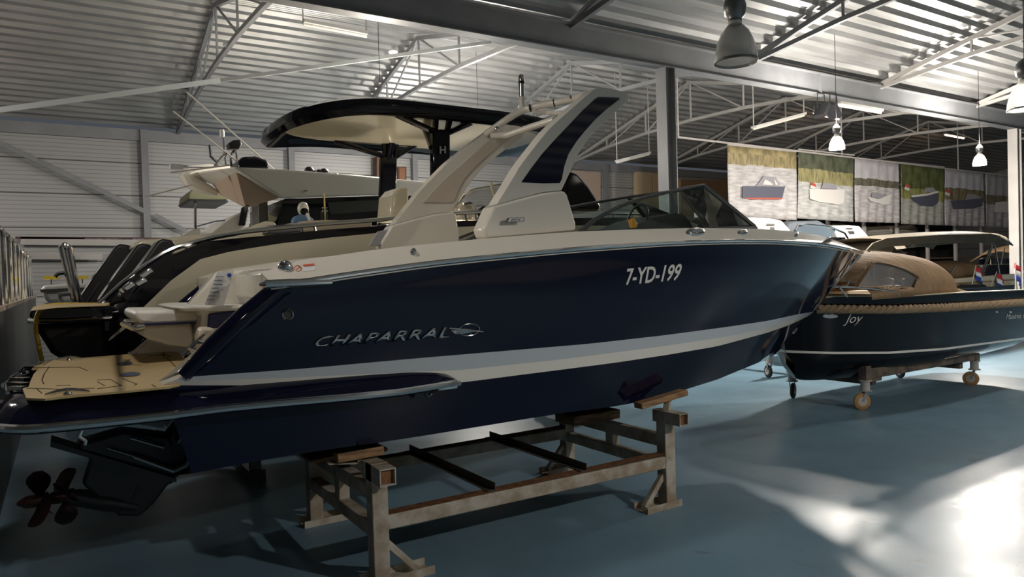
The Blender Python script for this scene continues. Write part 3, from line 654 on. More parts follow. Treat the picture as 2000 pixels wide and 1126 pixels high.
where = ['leftmost grey roof truss, ending at the back wall above the white cruiser', 'roof truss above the black hardtop', 'roof truss just left of the dark column top', 'roof truss passing over the first boat banner, carrying the white tube fixtures', 'roof truss behind the lit lamp over the second banner', 'roof truss above the fourth and fifth banners', 'farthest roof truss above the last banners']
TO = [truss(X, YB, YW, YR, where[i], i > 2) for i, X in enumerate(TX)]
for i, X in enumerate((-1.7, 3.0, 7.7, 12.4, 17.1, 21.8)):
    if X < 7: continue
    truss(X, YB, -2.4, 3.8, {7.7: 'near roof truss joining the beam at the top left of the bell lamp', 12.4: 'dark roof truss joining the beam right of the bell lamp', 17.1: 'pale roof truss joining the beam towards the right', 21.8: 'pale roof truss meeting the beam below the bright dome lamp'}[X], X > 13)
# wall posts, rails and braces
def wpost(u, label):
    p = at(u, 300, Y=YW - .1); o = MB().box((p.x - .09, YW - .2, 0), (p.x + .09, YW, ZE)).build('wall_post', STEELPAINT, smooth=0)
    tag(o, label, 'post', 'posts on the back wall'); return p.x
wpost(282, 'grey steel wall post left of the white cruiser'); wpost(568, 'grey steel wall post under the front of the black hardtop'); wpost(808, 'grey steel wall post beside the wooden cabinet'); wpost(1182, 'grey steel post between the pale wall panel and the columns')
def wbar(a, b, name, label, w=.12, m=STEELPAINT, dy=.25):
    o = MB().bar(at(*a, Y=YW - dy), at(*b, Y=YW - dy), w, .06, up=(0, -1, 0)).build(name, m, smooth=0); return tag(o, label, 'brace' if 'brace' in name else 'rail')
wbar((-60, 252), (282, 412), 'wall_brace', 'long grey diagonal brace on the back wall at the left'); wbar((302, 420), (365, 452), 'wall_brace', 'short grey diagonal brace right of the left wall post')
wbar((30, 464), (330, 466), 'wall_rail', 'dark red horizontal rail low on the back wall', .06, mat('dark_red_rail', (.08, .03, .03), .5)); wbar((40, 470), (282, 473), 'wall_rail', 'grey cable tray under the dark red rail on the back wall', .2, STEELLIGHT); wbar((50, 500), (200, 501), 'wall_rail', 'lower grey horizontal cable tray on the back wall', .16, STEELLIGHT)
o = MB().box((XL, YW - .12, ZE - .30), (XR, YW, ZE)).build('trim_1', STEELPAINT, smooth=0); tag(o, kind='structure')
# sagging cable tray and sloping brace under the roof
A, B, C_ = at(-40, 220, Y=15), at(430, 157, Y=15), at(960, 82, Y=12.5)
o = MB().bar(A, B, .05, .09).bar(B, C_, .04, .07).build('cable_tray', mat('tray_zinc', (.45, .48, .48), .4, metal=.4)); tag(o, 'thin pale cable tray sloping up under the roof at the left', 'cable tray')
A, B = at(1150, 306, Y=13.2), at(2010, 346, Y=13.2)
A, B = at(1325, 268, Y=14.0), at(2020, 349, Y=14.0)
o = MB().bar(A, B, .05).build('banner_rail', STEELLIGHT)
for t in (.0, .35, .7, 1): c = A.lerp(B, t); MB().bar(c, (c.x, c.y, roofz(c.y)), .03).build('hanger_rod', STEELLIGHT, o); tag(o, 'pale steel rail from which the boat banners hang', 'rail')
# back wall things right of the arch
def wallbox(pts, y0, y1, name, m, label, cat, **k): return tag(prism_px(pts, y0, y1).build(name, m, **k), label, cat)
o = wallbox([(1120,333),(1173,337),(1173,410),(1120,410)], YW - .12, YW - .02, 'roller_panel', mat('warm_panel', (.52, .40, .33), .5), 'pale pinkish slatted panel on the back wall behind the arch', 'panel')
o = wallbox([(1245,335),(1274,337),(1274,440),(1245,440)], YW - .3, YW - .05, 'wardrobe_panel', mat('cream_board', (.52, .40, .26), .6), 'cream board leaning by the back wall, left of a pair', 'board')
o = wallbox([(1276,338),(1299,339),(1299,440),(1276,440)], YW - .3, YW - .05, 'wardrobe_panel', mat('cream_board', (.50, .37, .22), .6), 'cream board leaning by the back wall, right of a pair', 'board')
BR = mat('brown_wood_door', (.13, .055, .025), .5, noise=.3, nscale=3)
o = wallbox([(778,325),(794,325),(794,372),(778,372)], YW - .25, YW - .05, 'wooden_door', BR, 'small brown wooden cabinet door high on the back wall by the black pylon', 'door'); prism_px([(780,328),(791,328),(791,370),(780,370)], YW - .28, YW - .25).build('door_panel', mat('brown_lighter', (.22, .09, .04), .5), o)
o = wallbox([(736,305),(746,305),(746,372),(736,372)], YW - .4, YW - .1, 'brown_post', BR, 'narrow brown wooden post behind the black pylon', 'post')
o = wallbox([(1330,350),(1420,352),(1420,630),(1330,636)], 19.5, 20.2, 'brown_cabinet', mat('storage_brown', (.20, .12, .06), .6), 'brown wooden storage wall between the dark column and the first banner', 'cabinet')
# ---- lamps
ALU = mat('lamp_housing', (.22, .22, .22), .35, metal=.8)
def pendant(x, y, z, label, lit, top=None, r=.20, group='high bay lamps'):
    o = thing('pendant_lamp', (x, y, z), label, 'lamp', group)
    q = r / .2; prof = [(r, -.12), (r*1.02, -.10), (r*.97, -.02), (r*.86, .08), (r*.66, .17), (r*.42, .23), (r*.3, .25)]; prof = [(a, b * q) for a, b in prof]
    MB().lathe((x, y, z), prof, 32, caps=False).build('dome', DOME, o, solid=.004)
    MB().lathe((x, y, z), [(r*1.0, -.125*q), (r*1.04, -.12*q), (r*1.04, -.10*q), (r*.98, -.10*q)], 32, caps=False).build('dome_rim', ALU, o)
    MB().lathe((x, y, z), [(r*.31, .24*q), (r*.33, .27*q), (r*.33, .30*q), (r*.5, .34*q), (r*.55, .42*q), (r*.45, .50*q), (r*.2, .55*q), (r*.05, .57*q)], 24).build('ballast_housing', ALU, o)
    MB().lathe((x, y, z), [(r*.34, .24*q), (r*.34, .275*q)], 24).build('vent_collar', WHITE, o)
    MB().tube([(x, y, z + .55*q), (x, y, min(roofz(y) + .02, z + 4))], .006, 6).build('cable', MATBLACK, o)
    if lit: MB().ell((x, y, z + .03*q), (r*.62, r*.62, .14*q) if y < 6 else (r*.7, r*.7, .05*q)).build('bulb', GLASSEMIT, o)
    return o
p = at(1437, 98, Y=5.35); pendant(p.x, p.y, p.z, 'unlit glass bell lamp hanging in front of the main beam', False, r=.225)
labs = ['brightly lit dome lamp cut by the right edge of the picture', 'added lit high bay lamp above the swim platform of the navy boat', 'added lit high bay lamp farthest along the front row of lamps', 'added lit high bay lamp in front of the middle of the navy boat', 'added lit high bay lamp in the front row, near the black sloop', 'small lit lamp over the gap between the second and third banners', 'small lit lamp over the fifth banner', 'added lit high bay lamp behind the black hardtop', 'added lit high bay lamp above the raised deck at the left', 'added lit high bay lamp in the back bay, nearest the wooden boards', 'added lit high bay lamp in the front row, at its left end']
for (x, y, z, w), lb in zip(LAMPS, labs):
    pendant(x, y, z, lb, True, r=.15 if y > 6 else .22)
def tube_fix(a, b, Y, label, lit):
    A, B = at(*a, Y=Y), at(*b, Y=Y); o = MB().bar(A, B, .18, .06).build('tube_fixture', mat('fixture_white', (.5, .5, .48), .5)); tag(o, label, 'light fixture', 'fluorescent fixtures')
    d = Vector((0, 0, -.05)); [MB().bar(c, (c.x, c.y, roofz(c.y) + .10), .02).build('hanger_rod', STEELLIGHT, o) for c in (A, B)]; MB().tube([A + d, B + d], .03, 8).build('tube_lamp', TUBEEMIT if lit else WHITE, o)
tube_fix((1205, 314), (1268, 298), 16.5, 'unlit fluorescent fixture left of the dark column foot of the truss', False)
tube_fix((1472, 248), (1570, 222), 12.5, 'unlit fluorescent fixture hanging left of the two floodlights', False)
tube_fix((1590, 219), (1640, 231), 16.5, 'glowing orange tube light behind the two floodlights', True)
tube_fix((1846, 261), (1882, 268), 16.5, 'glowing orange tube light towards the right under the roof', True)
tube_fix((592, 42), (716, 66), 13.5, 'unlit fluorescent fixture under the roof at top left', False)
tube_fix((1636, 201), (1720, 216), 10.6, 'pale tube fixture running along under the main beam', True)
for u, v, s in ((1604, 212, -1), (1628, 214, 1)):
    p = at(u, v, Y=9.88); o = MB().bar(p + Vector((-.12*s, 0, .1)), p + Vector((.08*s, 0, -.18)), .28, .10).build('floodlight', MATBLACK)
    MB().tube([p + Vector((-.15, 0, 0)), p + Vector((-.12, 0, .33)), p + Vector((.12, 0, .33)), p + Vector((.15, 0, 0))], .012, 6).build('bracket', MATBLACK, o)
    tag(o, 'black floodlight under the beam, %s of the two' % ('left' if s < 0 else 'right'), 'floodlight', 'floodlights under the beam')
for u, v, Y, n in ((445, 91, 15, 'near the left truss'), (768, 104, 14, 'above the black hardtop')):
    p = at(u, v, Y=Y); o = MB().lathe(p, [(.08, 0), (.1, .03), (.08, .06)], 16).build('smoke_detector', PAPER); tag(o, 'small white round detector ' + n, 'detector')
# ---------------------------------------------------------------- black and cream boat with hardtop
YK = 8.3
bb = thing('cabin_boat', (3.0, YK, 0), 'cream boat with black sheer band and black hardtop standing behind the navy blue boat', 'boat')
k_top = [(236,604),(258,585),(290,545),(336,498),(368,478),(400,471),(440,467),(540,458),(640,448),(727,442),(832,433),(944,430),(1060,427),(1150,425),(1400,424)]
k_bot = [(236,640),(260,618),(279,601),(300,577),(326,556),(345,536),(370,516),(395,504),(420,496),(540,476),(640,464),(724,456),(832,445),(944,441),(1060,440),(1150,440),(1400,445)]
bk = lambda B, Xe: bfun(B, 5.2, Xe, 2.3, .75)
l1 = hull_line(.36, 9.4, bk(1.25, 9.4), k_top, yc=YK); l2 = hull_line(.34, 9.3, bk(1.23, 9.3), k_bot, yc=YK)
l3 = [Vector((max(p.x, .30) * .93, YK - (YK - p.y) * .86, 1.15 + .03 * max(p.x - 5, 0) ** 2)) for p in l2]; l4 = [Vector((p.x, YK, .72 + .045 * max(p.x - 5, 0) ** 2)) for p in l3]
l4[-1] = l3[-1] = Vector((l3[-1].x, YK, l3[-1].z))
strip([l1, l2], 'sheer_band', BLACK, parent=bb, yc=YK)
lw = [p.lerp(q, min(1, max(.05, (p.z - 1.72) / (p.z - q.z)))) for p, q in zip(l2, l3)]
strip([l2, lw], 'hull', CREAM, parent=bb, yc=YK)
strip([lw, l3, l4], 'hull_bottom', BLACK, parent=bb, yc=YK)
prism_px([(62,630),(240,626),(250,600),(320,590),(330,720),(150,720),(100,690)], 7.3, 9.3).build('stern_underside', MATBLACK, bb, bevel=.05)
dk = [p + Vector((0, .18, 0)) for p in l1]; dkb = [p + Vector((0, .03, -.5)) for p in dk]
strip([l1, dk, dkb], 'side_deck', BLACK, parent=bb, yc=YK, extra=lambda mb: mb.grid([dk[30:], [mir(p, YK) for p in dk[30:]]]))
mb = MB(); mb.poly([(.3, 7.2, 1.0), (.3, 9.4, 1.0), (.3, 9.4, 1.85), (.3, 7.2, 1.85)]); mb.build('transom', BLACK, bb)
prism_px([(240,600),(258,586),(292,546),(330,505),(335,540),(300,580),(262,622),(240,650),(200,650),(200,600)], 7.12, 7.2).build('stern_quarter', BLACK, bb, bevel=.02)
MB().poly([(.4, 7.3, 1.7), (8, 7.6, 1.7), (8, 9.1, 1.7), (.4, 9.4, 1.7)]).build('cockpit_floor', TANPANEL, bb)
MB().tube(pxs([(192,596),(240,552),(281,520),(320,494),(345,483),(380,473),(420,463),(480,452),(540,445),(640,436),(727,430),(835,419),(945,413)], 7.12), .022, 8).build('side_rail', CHROME, bb)
for u, v, w in ((365, 480, 490), (418, 464, 475), (616, 439, 452), (856, 420, 433), (912, 416, 431)): MB().tube(pxs([(u - 3, v - 2), (u, w)], 7.13), .014, 6).build('rail_stanchion', CHROME, bb)
plat = prism_px([(57,612),(62,605),(82,600),(212,597),(232,600),(238,628),(62,631)], 7.15, 9.4).build('swim_platform', BLACK, bb, bevel=.03)
MB().prism([at(u, v, Z=1.852) for u, v in ((60,607),(110,601),(206,597),(214,593),(82,594.5),(66,600))], (0, 0, .006)).build('teak_pad', TEAK, bb)
MB().tube(pxs([(54,625),(70,627),(121,626.5),(222,621)], 7.10), .022, 8).build('platform_rail', CHROME, bb)
MB().tube(smooth_pts(pxs([(146,589),(122,490),(123,482),(127,479),(131,482),(136,489),(154,588)], 8.0), 4), .03, 10).build('grab_post', CHROME, bb)
MB().tube(pxs([(107,540),(113,534),(137,530)], 8.0), .02, 8).build('grab_handle', CHROME, bb)
MB().tube(pxs([(119,590),(117,575),(146,571)], 8.0), .024, 8).build('step_rail', CHROME, bb)
for a_, b_ in (((243,565),(262,553)), ((275,541),(297,526)), ((266,556),(286,545)), ((234,570),(241,566))): MB().bar(at(*a_, Y=7.04), at(*b_, Y=7.04), .05, .05).build('stern_fairlead', CHROME, bb, bevel=.01)
dome('hull_port', 225, 609, 7, 5, CHROME, bvh_of([bb.children[0]]), bb)
def outboard(dx, Y, dv=0):
    o = prism_px([(238+dx,528+dv),(281+dx,470+dv),(290+dx,466+dv),(308+dx,468+dv),(315+dx,476+dv),(308+dx,512+dv),(262+dx,580+dv),(215+dx,590+dv),(205+dx,578+dv)], Y - .2, Y + .2).build('outboard_engine', MATBLACK, bb, bevel=.07, seg=3)
    prism_px([(216+dx,584+dv),(246+dx,540+dv),(252+dx,541+dv),(222+dx,588+dv)], Y - .23, Y - .19).build('cowling_latch', DKMETAL, o, bevel=.01)
outboard(-55, 8.95, 10); outboard(-14, 8.4, 9); outboard(28, 7.85, 0)
prism_px([(256,486),(262,474),(275,467),(305,466),(345,462),(385,457),(430,462),(470,462),(540,452),(540,470),(420,486),(345,500),(290,484)], 8.3, 9.4).build('aft_sunpad', CREAM, bb, bevel=.04, seg=3)
prism_px([(470,455),(500,438),(520,431),(538,433),(545,446),(540,462),(470,466)], 8.2, 9.2).build('lounge_seat', CREAM, bb, bevel=.05, seg=3)
prism_px([(524,440),(588,436),(590,452),(540,458),(526,455)], 7.4, 7.7).build('grey_table', FRAMEGREY, bb, bevel=.01)
prism_px([(588,431),(640,429),(727,431),(727,447),(588,456)], 7.45, 7.7).build('cockpit_bench', mat('tan_bench', (.40,.33,.24), .5), bb, bevel=.03)
# hardtop
HX0, HX1, HW = 2.05, 5.75, 1.12
def hring(inset, z, drop=.16):
    out = []
    for i in range(64):
        a = 2 * math.pi * i / 64; c, s = math.cos(a), math.sin(a); e = .55
        x = (HX0 + HX1) / 2 - (abs(c) ** e) * math.copysign(1, c) * ((HX1 - HX0) / 2 - inset); y = YK - (abs(s) ** e) * math.copysign(1, s) * (HW - inset)
        r = max(0, (HX0 + 1.1 - x) / 1.1); out.append(Vector((x, y, z - drop * r * r - .02 * max(0, x - 4.5))))
    return out
MB().loft([hring(.24, 3.81, 0), hring(.18, 3.77, .04), hring(.05, 3.75), hring(0, 3.82), hring(.02, 3.92), hring(.15, 3.97), hring(.6, 4.0)]).build('hardtop', BLACK, bb, smooth=50)
MB().loft([hring(.26, 3.795, 0), hring(.26, 3.808, 0)]).build('hardtop_lining', CREAM, bb)
def pyl(pts, Y, dx=0, name='pylon'): return prism_px(pts, Y - .05, Y + .05).build(name, BLACK, bb, bevel=.02)
def stub(pts, name='strut', r=.05): return MB().tube([at(u, v, Y=y) for u, v, y in pts], r, 10, flat=.7).build(name, BLACK, bb)
pyl([(846,252),(880,252),(880,330),(884,440),(842,440),(846,330)], 7.5); pyl([(745,306),(776,306),(776,345),(770,440),(740,440),(745,345)], 9.05)
for s in ([(852,212,7.5),(850,256,7.5)], [(883,218,7.5),(873,256,7.5)], [(749,212,7.45),(848,257,7.5)], [(944,229,7.5),(878,258,7.5)], [(751,268,9.05),(754,310,9.05)], [(775,268,9.05),(772,310,9.05)], [(653,275,9.1),(748,304,9.05)], [(826,274,9.05),(776,304,9.05)]): stub(s)
stub([(757,315,9.05),(768,272,8.95),(778,252,8.8),(803,240,8.5),(822,232,8.25)], r=.055); stub([(822,232,8.25),(834,255,7.9),(846,288,7.5)], r=.055)
lg = text_px('hh_logo', 'H', [(859,300),(871,299),(871,285),(859,286)], None, CHROME, bb, bold=.03, plane=7.42); 
cl = MB().lathe((4.3, 8.3, 1.72), [(.07, 0), (.07, .05), (.05, .07)], 16).build('added_fill_lamp', GLASSEMIT, bb); lamp(4.3, 8.3, 1.95, 45, name='added_fill_light')  # lamp added in the cockpit to brighten the underside of the hardtop
# helm, seats, windscreen
prism_px([(872,430),(876,372),(884,362),(894,372),(900,415),(902,430)], 7.9, 8.4).build('helm_seat', CREAM, bb, bevel=.04, seg=3)
prism_px([(900,430),(900,402),(908,394),(925,396),(933,412),(934,430)], 7.5, 8.0).build('co_pilot_seat', CREAM, bb, bevel=.04, seg=3)
MB().tube(smooth_pts(pxs([(905,398),(920,396),(928,410),(932,430)], 7.46), 4), .02, 8).build('seat_frame', CHROME, bb)
mb = MB().tube([at(967, 385, Y=8.0) + Vector((.10*math.cos(t) - .06*math.sin(t), .15*math.cos(t), .19*math.sin(t))) for t in [2*math.pi*i/28 for i in range(28)]], .018, 8, closed=True)
c = at(967, 385, Y=8.0)
for t in (.5, 2.6, 4.7): mb.tube([c, c + Vector((.10*math.cos(t) - .06*math.sin(t), .15*math.cos(t), .19*math.sin(t)))], .01, 6)
mb.build('steering_wheel', CREAM, bb)
prism_px([(900,398),(906,386),(925,374),(1000,362),(1100,372),(1115,408),(930,412)], 8.25, 8.26).build('windscreen', CLEARPVC, bb, smooth=0)
MB().tube(smooth_pts(pxs([(898,396),(902,388),(912,379),(930,370),(1000,358)], 8.33), 4), .022, 8).build('windscreen_frame', CHROME, bb)
prism_px([(930,412),(945,402),(990,400),(1110,405),(1115,432),(930,430)], 7.9, 8.9).build('dashboard', MATBLACK, bb, bevel=.03)
prism_px([(1100,410),(1108,350),(1116,334),(1128,338),(1150,362),(1176,402),(1170,412)], 7.9, 8.9).build('black_hood', DARKGLASS, bb, bevel=.08, seg=3)
MB().tube(pxs([(1176,418),(1230,417),(1330,423)], 8.2), .018, 8).build('bow_rail', CHROME, bb)
for u in (1197, 1250, 1300): MB().tube(pxs([(u, 419), (u + 1, 438)], 8.2), .012, 6).build('bow_rail_stanchion', CHROME, bb)
prism_px([(764,430),(768,380),(780,366),(800,364),(800,430)], 8.1, 8.6)  .build('headrest', CREAM, bb, bevel=.05, seg=3)
for X in (1.6, 6.0):
    o = thing('boat_trestle', (X, YK, 0), 'dark steel trestle under the %s of the cream and black boat' % ('stern' if X < 3 else 'bow half'), 'stand')
    MB().box((X - .08, YK - .9, .0), (X + .08, YK + .9, .12)).build('base_beam', DKMETAL, o)
    for s in (-1, 1): MB().bar((X, YK + s * .8, .1), (X, YK + s * .75, 1.0), .1).build('leg', DKMETAL, o)
    MB().box((X - .08, YK - .85, .58), (X + .08, YK + .85, .70)).build('top_beam', DKMETAL, o)
hose = MB().tube(smooth_pts([at(82,705,Y=7.0), at(75,670,Y=7.0), at(70,640,Y=7.02), at(72,618,Y=7.05), at(80,604,Y=7.12), at(96,596.5,Y=7.3), at(139,594,Y=7.4), at(214,594,Y=7.4)], 6), .017, 8).build('hose', YELLOW); tag(hose, 'yellow hose lying on the black swim platform and hanging down its side', 'hose')
# figurine and bottle in front of the dark windows
fg = thing('astronaut_figurine', at(594, 432, Y=9.4), 'white hooded astronaut figurine with black visor and blue suit on the cream deck', 'figurine')
c = at(592, 408, Y=9.4)
MB().ell(c, (.075, .08, .095)).build('helmet', WHITE, fg); MB().ell(c + Vector((-.0, -.045, -.03)), (.055, .05, .05)).build('visor', DARKGLASS, fg)
prism_px([(572,437),(576,423),(588,418),(604,420),(614,428),(616,437)], 9.32, 9.48).build('suit', mat('suit_blue', (.12,.22,.36), .7), fg, bevel=.03, seg=3)
MB().bar(at(600, 416, Y=9.28), at(606, 437, Y=9.28), .05, .03).build('scarf', WHITEF, fg)
bt = thing('glass_bottle', at(635, 430, Y=9.2), 'clear glass bottle holding a dry reed beside the astronaut figurine', 'bottle')
c = at(635, 431, Y=9.2); MB().lathe(c, [(.05, 0), (.052, .02), (.052, .12), (.03, .145), (.03, .17), (.038, .175)], 18, caps=False).build('bottle_body', GLASS, bt)
MB().tube([c, c + Vector((0, 0, .2)), c + Vector((.0, 0, .33)), c + Vector((-.01, 0, .36))], .01, 6).build('dry_reed', mat('reed_tan', (.5,.35,.15), .7), bt)
prism_px([(560,436),(727,428),(727,445),(560,452)], 9.1, 9.7).build('rear_bench', CREAM, bb, bevel=.03)
# ---------------------------------------------------------------- white cruiser behind
YQ = 13.2
wc = thing('cabin_cruiser', (4, YQ, 0), 'white cabin cruiser with antennas and long dark side windows at the back left', 'boat')
n_ = [(455,326),(500,328),(560,331),(660,339),(745,347),(850,356),(850,382),(740,381),(552,388),(505,358)]
f_ = [(372,338),(400,334),(470,332),(600,339),(700,345),(790,352),(770,372),(660,372),(450,372),(385,350)]
MB().loft([pxs(n_, 11.9), pxs(f_, 14.6)]).build('roof', mat('cruiser_white', (.66,.64,.58), .3), wc, smooth=50, bevel=.04)
MB().tube(pxs([(455,327),(410,330),(372,338),(366,345),(372,354),(392,364),(425,378)], 14.3), [.03,.1,.14,.15,.14,.12,.05], 10).build('roof_lip', WHITE, wc)
MB().loft([pxs([(462,338),(500,360),(548,386),(500,400),(480,406)], 12.1), pxs([(410,352),(430,356),(470,372),(470,395),(430,380)], 14.4)]).build('roof_underside', mat('beige_underside', (.45,.34,.25), .5), wc)
prism_px([(556,388),(740,382),(850,382),(850,436),(535,442)], 12.15, 14.3).build('side_window', DARKGLASS, wc)
prism_px([(640,395),(738,390),(738,412),(645,418)], 12.12, 12.15).build('window_reflection_pane', mat('window_grey', (.04,.045,.04), .2), wc)
prism_px([(490,372),(503,368),(506,440),(493,440)], 12.2, 12.35).build('door_frame', CHROME, wc); prism_px([(506,374),(522,378),(524,440),(506,440)], 12.5, 12.6).build('aft_door', mat('aft_grey', (.2,.2,.2), .4), wc)
prism_px([(410,455),(460,418),(488,408),(480,440),(455,458)], 12.1, 14.4).build('aft_coaming', WHITE, wc, bevel=.03)
prism_px([(300,470),(340,462),(480,448),(850,436),(850,520),(320,560)], 12.0, 14.6).build('hull', WHITE, wc, bevel=.05)
prism_px([(472,405),(486,400),(478,440),(466,440)], 12.08, 12.12).build('aft_quarter_window', DARKGLASS, wc)
prism_px([(466,331),(467,312),(474,305),(500,304),(520,311),(526,318),(526,332)], 12.6, 13.4).build('radar_box', BLACK, wc, bevel=.05, seg=3)
prism_px([(447,290),(446,279),(456,273),(470,272),(473,282),(468,290)], 12.8, 13.0).build('search_light', MATBLACK, wc, bevel=.02)
MB().tube(smooth_pts(pxs([(452,325),(451,305),(457,295),(462,300),(464,325)], 12.9), 4), .02, 8).build('light_bracket', CHROME, wc)
for a_, b_, n in (((365,180),(536,331),'whip_antenna'), ((338,217),(464,315),'whip_antenna'), ((333,337),(450,322),'whip_antenna'), ((282,384),(376,361),'whip_antenna')): MB().tube(pxs([a_, b_], 12.7), .014, 6).build(n, WHITE, wc)
MB().tube(pxs([(436,268),(437,290),(441,322)], 12.8), .014, 6).build('beacon_rod', CHROME, wc); MB().lathe(at(434, 268, Y=12.8), [(.03, 0), (.04, .03), (.04, .10), (.03, .13)], 12).build('beacon', PAPER, wc)
MB().bar(at(332, 325, Y=12.8), at(357, 326, Y=12.8), .08, .08).build('rod_tip_light', PAPER, wc); MB().tube(pxs([(357,326),(400,327),(425,325)], 12.8), .012, 6).build('rod_holder', CHROME, wc)
MB().tube(pxs([(410,283),(412,305),(428,320)], 12.9), .025, 8).build('chrome_bracket', CHROME, wc); MB().tube(pxs([(420,325),(442,298)], 12.7), .03, 8).build('chrome_bracket', CHROME, wc)
for u, v, r in ((604, 333, .07), (614, 338, .05), (624, 337, .06), (633, 336, .07), (656, 343, .05)):
    MB().ell(at(u, v, Y=12.3), (r * 1.2, .08, r)).build('folded_cover', MATBLACK, wc)
MB().tube(smooth_pts(pxs([(645,340),(680,339),(740,346)], 12.4), 4), .012, 6).build('roof_rail', CHROME, wc)
prism_px([(352,462),(376,448),(392,446),(390,458),(360,464)], 11.4, 11.6).build('deck_locker', WHITE, wc); 
MB().tube(pxs([(384,442),(420,432),(440,430)], 11.5), .012, 6).build('stern_rail', CHROME, wc)
MB().box((3.0, 12.6, 0), (6.5, 13.8, 2.2)).build('hull_support', DKMETAL, wc)
prism_px([(594,371),(601,371),(601,376),(594,376)], 11.85, 11.9).build('deck_lamp', CHROME, wc)
ot = thing('open_boat', (3.4, 17, 0), 'distant boat with olive lined canopy seen below the white cruiser roof', 'boat')
prism_px([(367,386),(370,374),(380,366),(400,364),(445,372),(445,390),(372,391)], 16.2, 17.6).build('canopy', mat('olive_lining', (.16,.16,.09), .6), ot, bevel=.1, seg=3); prism_px([(367,388),(445,391),(445,395),(372,392)], 16.1, 17.6).build('canopy_edge', MATBLACK, ot)
prism_px([(380,395),(384,395),(384,470),(380,470)], 16.3, 16.4).build('canopy_pole', CHROME, ot); prism_px([(330,470),(470,462),(470,560),(345,560)], 16.0, 17.8).build('hull', WHITE, ot); p = at(400, 500, Y=17); MB().box((p.x - .5, 16.5, 0), (p.x + .5, 17.3, 2.2)).build('hull_support', DKMETAL, ot)
# ---------------------------------------------------------------- small white boat with yellow boards, far left
sb_ = thing('small_open_boat', (.4, 12.5, 0), 'small white open boat with yellow seat boards at the far left', 'boat')
prism_px([(76,562),(90,556),(175,553),(185,570),(170,592),(92,592)], 11.5, 12.9).build('hull', mat('small_boat_white', (.5,.5,.48), .4), sb_, bevel=.06)
prism_px([(78,565),(180,560),(180,567),(80,571)], 11.44, 11.5).build('rubbing_strake', DKMETAL, sb_)
for p_ in ([(84,541),(88,538),(114,539),(118,544),(86,545)], [(148,539),(168,538),(176,543),(150,545)]): prism_px(p_, 11.9, 12.5).build('yellow_board', YELLOWB, sb_)
for u in (99, 160): prism_px([(u,544),(u+2,544),(u+2,556),(u,556)], 12.0, 12.1).build('board_leg', DKMETAL, sb_)
MB().box((-.0, 11.7, 0), (1.1, 12.7, 1.75)).build('storage_block', MATBLACK, sb_)
# ---------------------------------------------------------------- raised deck with railing at the left edge
rd = thing('raised_deck', (-.55, 10, 0), 'dark raised deck with steel railing receding along the left edge', 'platform')
MB().box((-3.5, 6.6, 0), (-.52, 21.5, 1.78)).build('deck_side', MATBLACK, rd, smooth=0); MB().box((-3.5, 6.6, 1.78), (-.50, 21.5, 1.83)).build('deck_edge', mat('deck_edge_wood', (.30, .24, .18), .5), rd)
for i in range(10):
    y = 9.3 + 1.15 * i
    MB().tube(smooth_pts([(-.55, y, 1.83), (-.55, y, 2.62), (-.57, y + .03, 2.72), (-.62, y + .05, 2.76)], 3), .028, 8).build('railing_post', CHROME, rd)
MB().tube([(-.62, 7.0, 2.85), (-.61, 9.3, 2.76), (-.61, 19.8, 2.76)], .025, 8).build('top_rail', CHROME, rd)
# ---------------------------------------------------------------- black sloop on a dolly
YJ = 6.3
joy = thing('sloop', (11, YJ, 0), 'black sloop with thick rope fender and tan hood standing on a wheeled dolly', 'boat')
def jb(B, Xe, Xs=13.4):
    def f(X):
        if X < 11.2: r = (11.2 - X) / (11.2 - Xe); return B * max(1 - r ** 2.4, 0) ** .62
        return B * (1 - .12 * ((X - 11.2) / (Xs - 11.2)) ** 2)
    return f
j_g = [(1500,590),(1590,583),(1640,579),(1755,580),(1874,572),(1987,567),(2200,556)]
j_r = [(1500,607),(1592,603),(1734,604),(1841,600),(1983,590.6),(2200,574)]
j_s = [(1500,682),(1546,684),(1628,686.5),(1734,686),(1841,679),(1979,661),(2200,632)]
j_c = [(1500,700),(1540,720),(1556,737),(1592,742),(1700,733),(1800,716),(1912,692),(2000,670),(2200,640)]
g1 = hull_line(13.6, 8.22, jb(1.10, 8.22), j_g, yc=YJ); g2 = hull_line(13.55, 8.26, jb(1.08, 8.26), j_r, yc=YJ)
g3 = hull_line(13.3, 8.36, jb(.98, 8.36), j_s, yc=YJ); g3b = [p + Vector((0, .004, -.032)) for p in g3]; g4 = hull_line(13.2, 8.55, jb(.50, 8.55), j_c, yc=YJ)
g5 = [Vector((p.x, YJ, min(p.z, .75) - .02)) for p in g4]
JM = lambda l: [mir(p, YJ) for p in l]
strip([g1, g2, g3, g3b, bulge(g3b, g4, .07), g4, g5], 'hull', BLACK, parent=joy, yc=YJ, smooth=50, extra=lambda mb: mb.poly([g1[0], g2[0], g3[0], g4[0], g5[0], mir(g4[0], YJ), mir(g3[0], YJ), mir(g2[0], YJ), mir(g1[0], YJ)]))
JB = bvh_of(list(joy.children))
strip([[p + Vector((0, -.006, 0)) for p in g3], [p + Vector((0, -.006, 0)) for p in g3b]], 'waterline_stripe', STRIPEW, parent=joy, yc=YJ)
gi = [Vector((p.x, p.y + min(.16, max(YJ - p.y, 0) * .9), p.z + .01)) for p in g1]; gt = [p + Vector((0, .0, .012)) for p in g1]
strip([g1, gt, gi, [p + Vector((0, .01, -.45)) for p in gi]], 'gunwale', mat('cream_deck', (.52, .47, .36), .5), parent=joy, yc=YJ, extra=lambda mb: mb.grid([gi[26:], JM(gi[26:])]))
MB().poly([(8.9, 5.6, 1.2), (13.4, 5.3, 1.2), (13.4, 7.3, 1.2), (8.9, 7.0, 1.2)]).build('cockpit_sole', mat('sloop_sole', (.3, .2, .12), .6), joy)
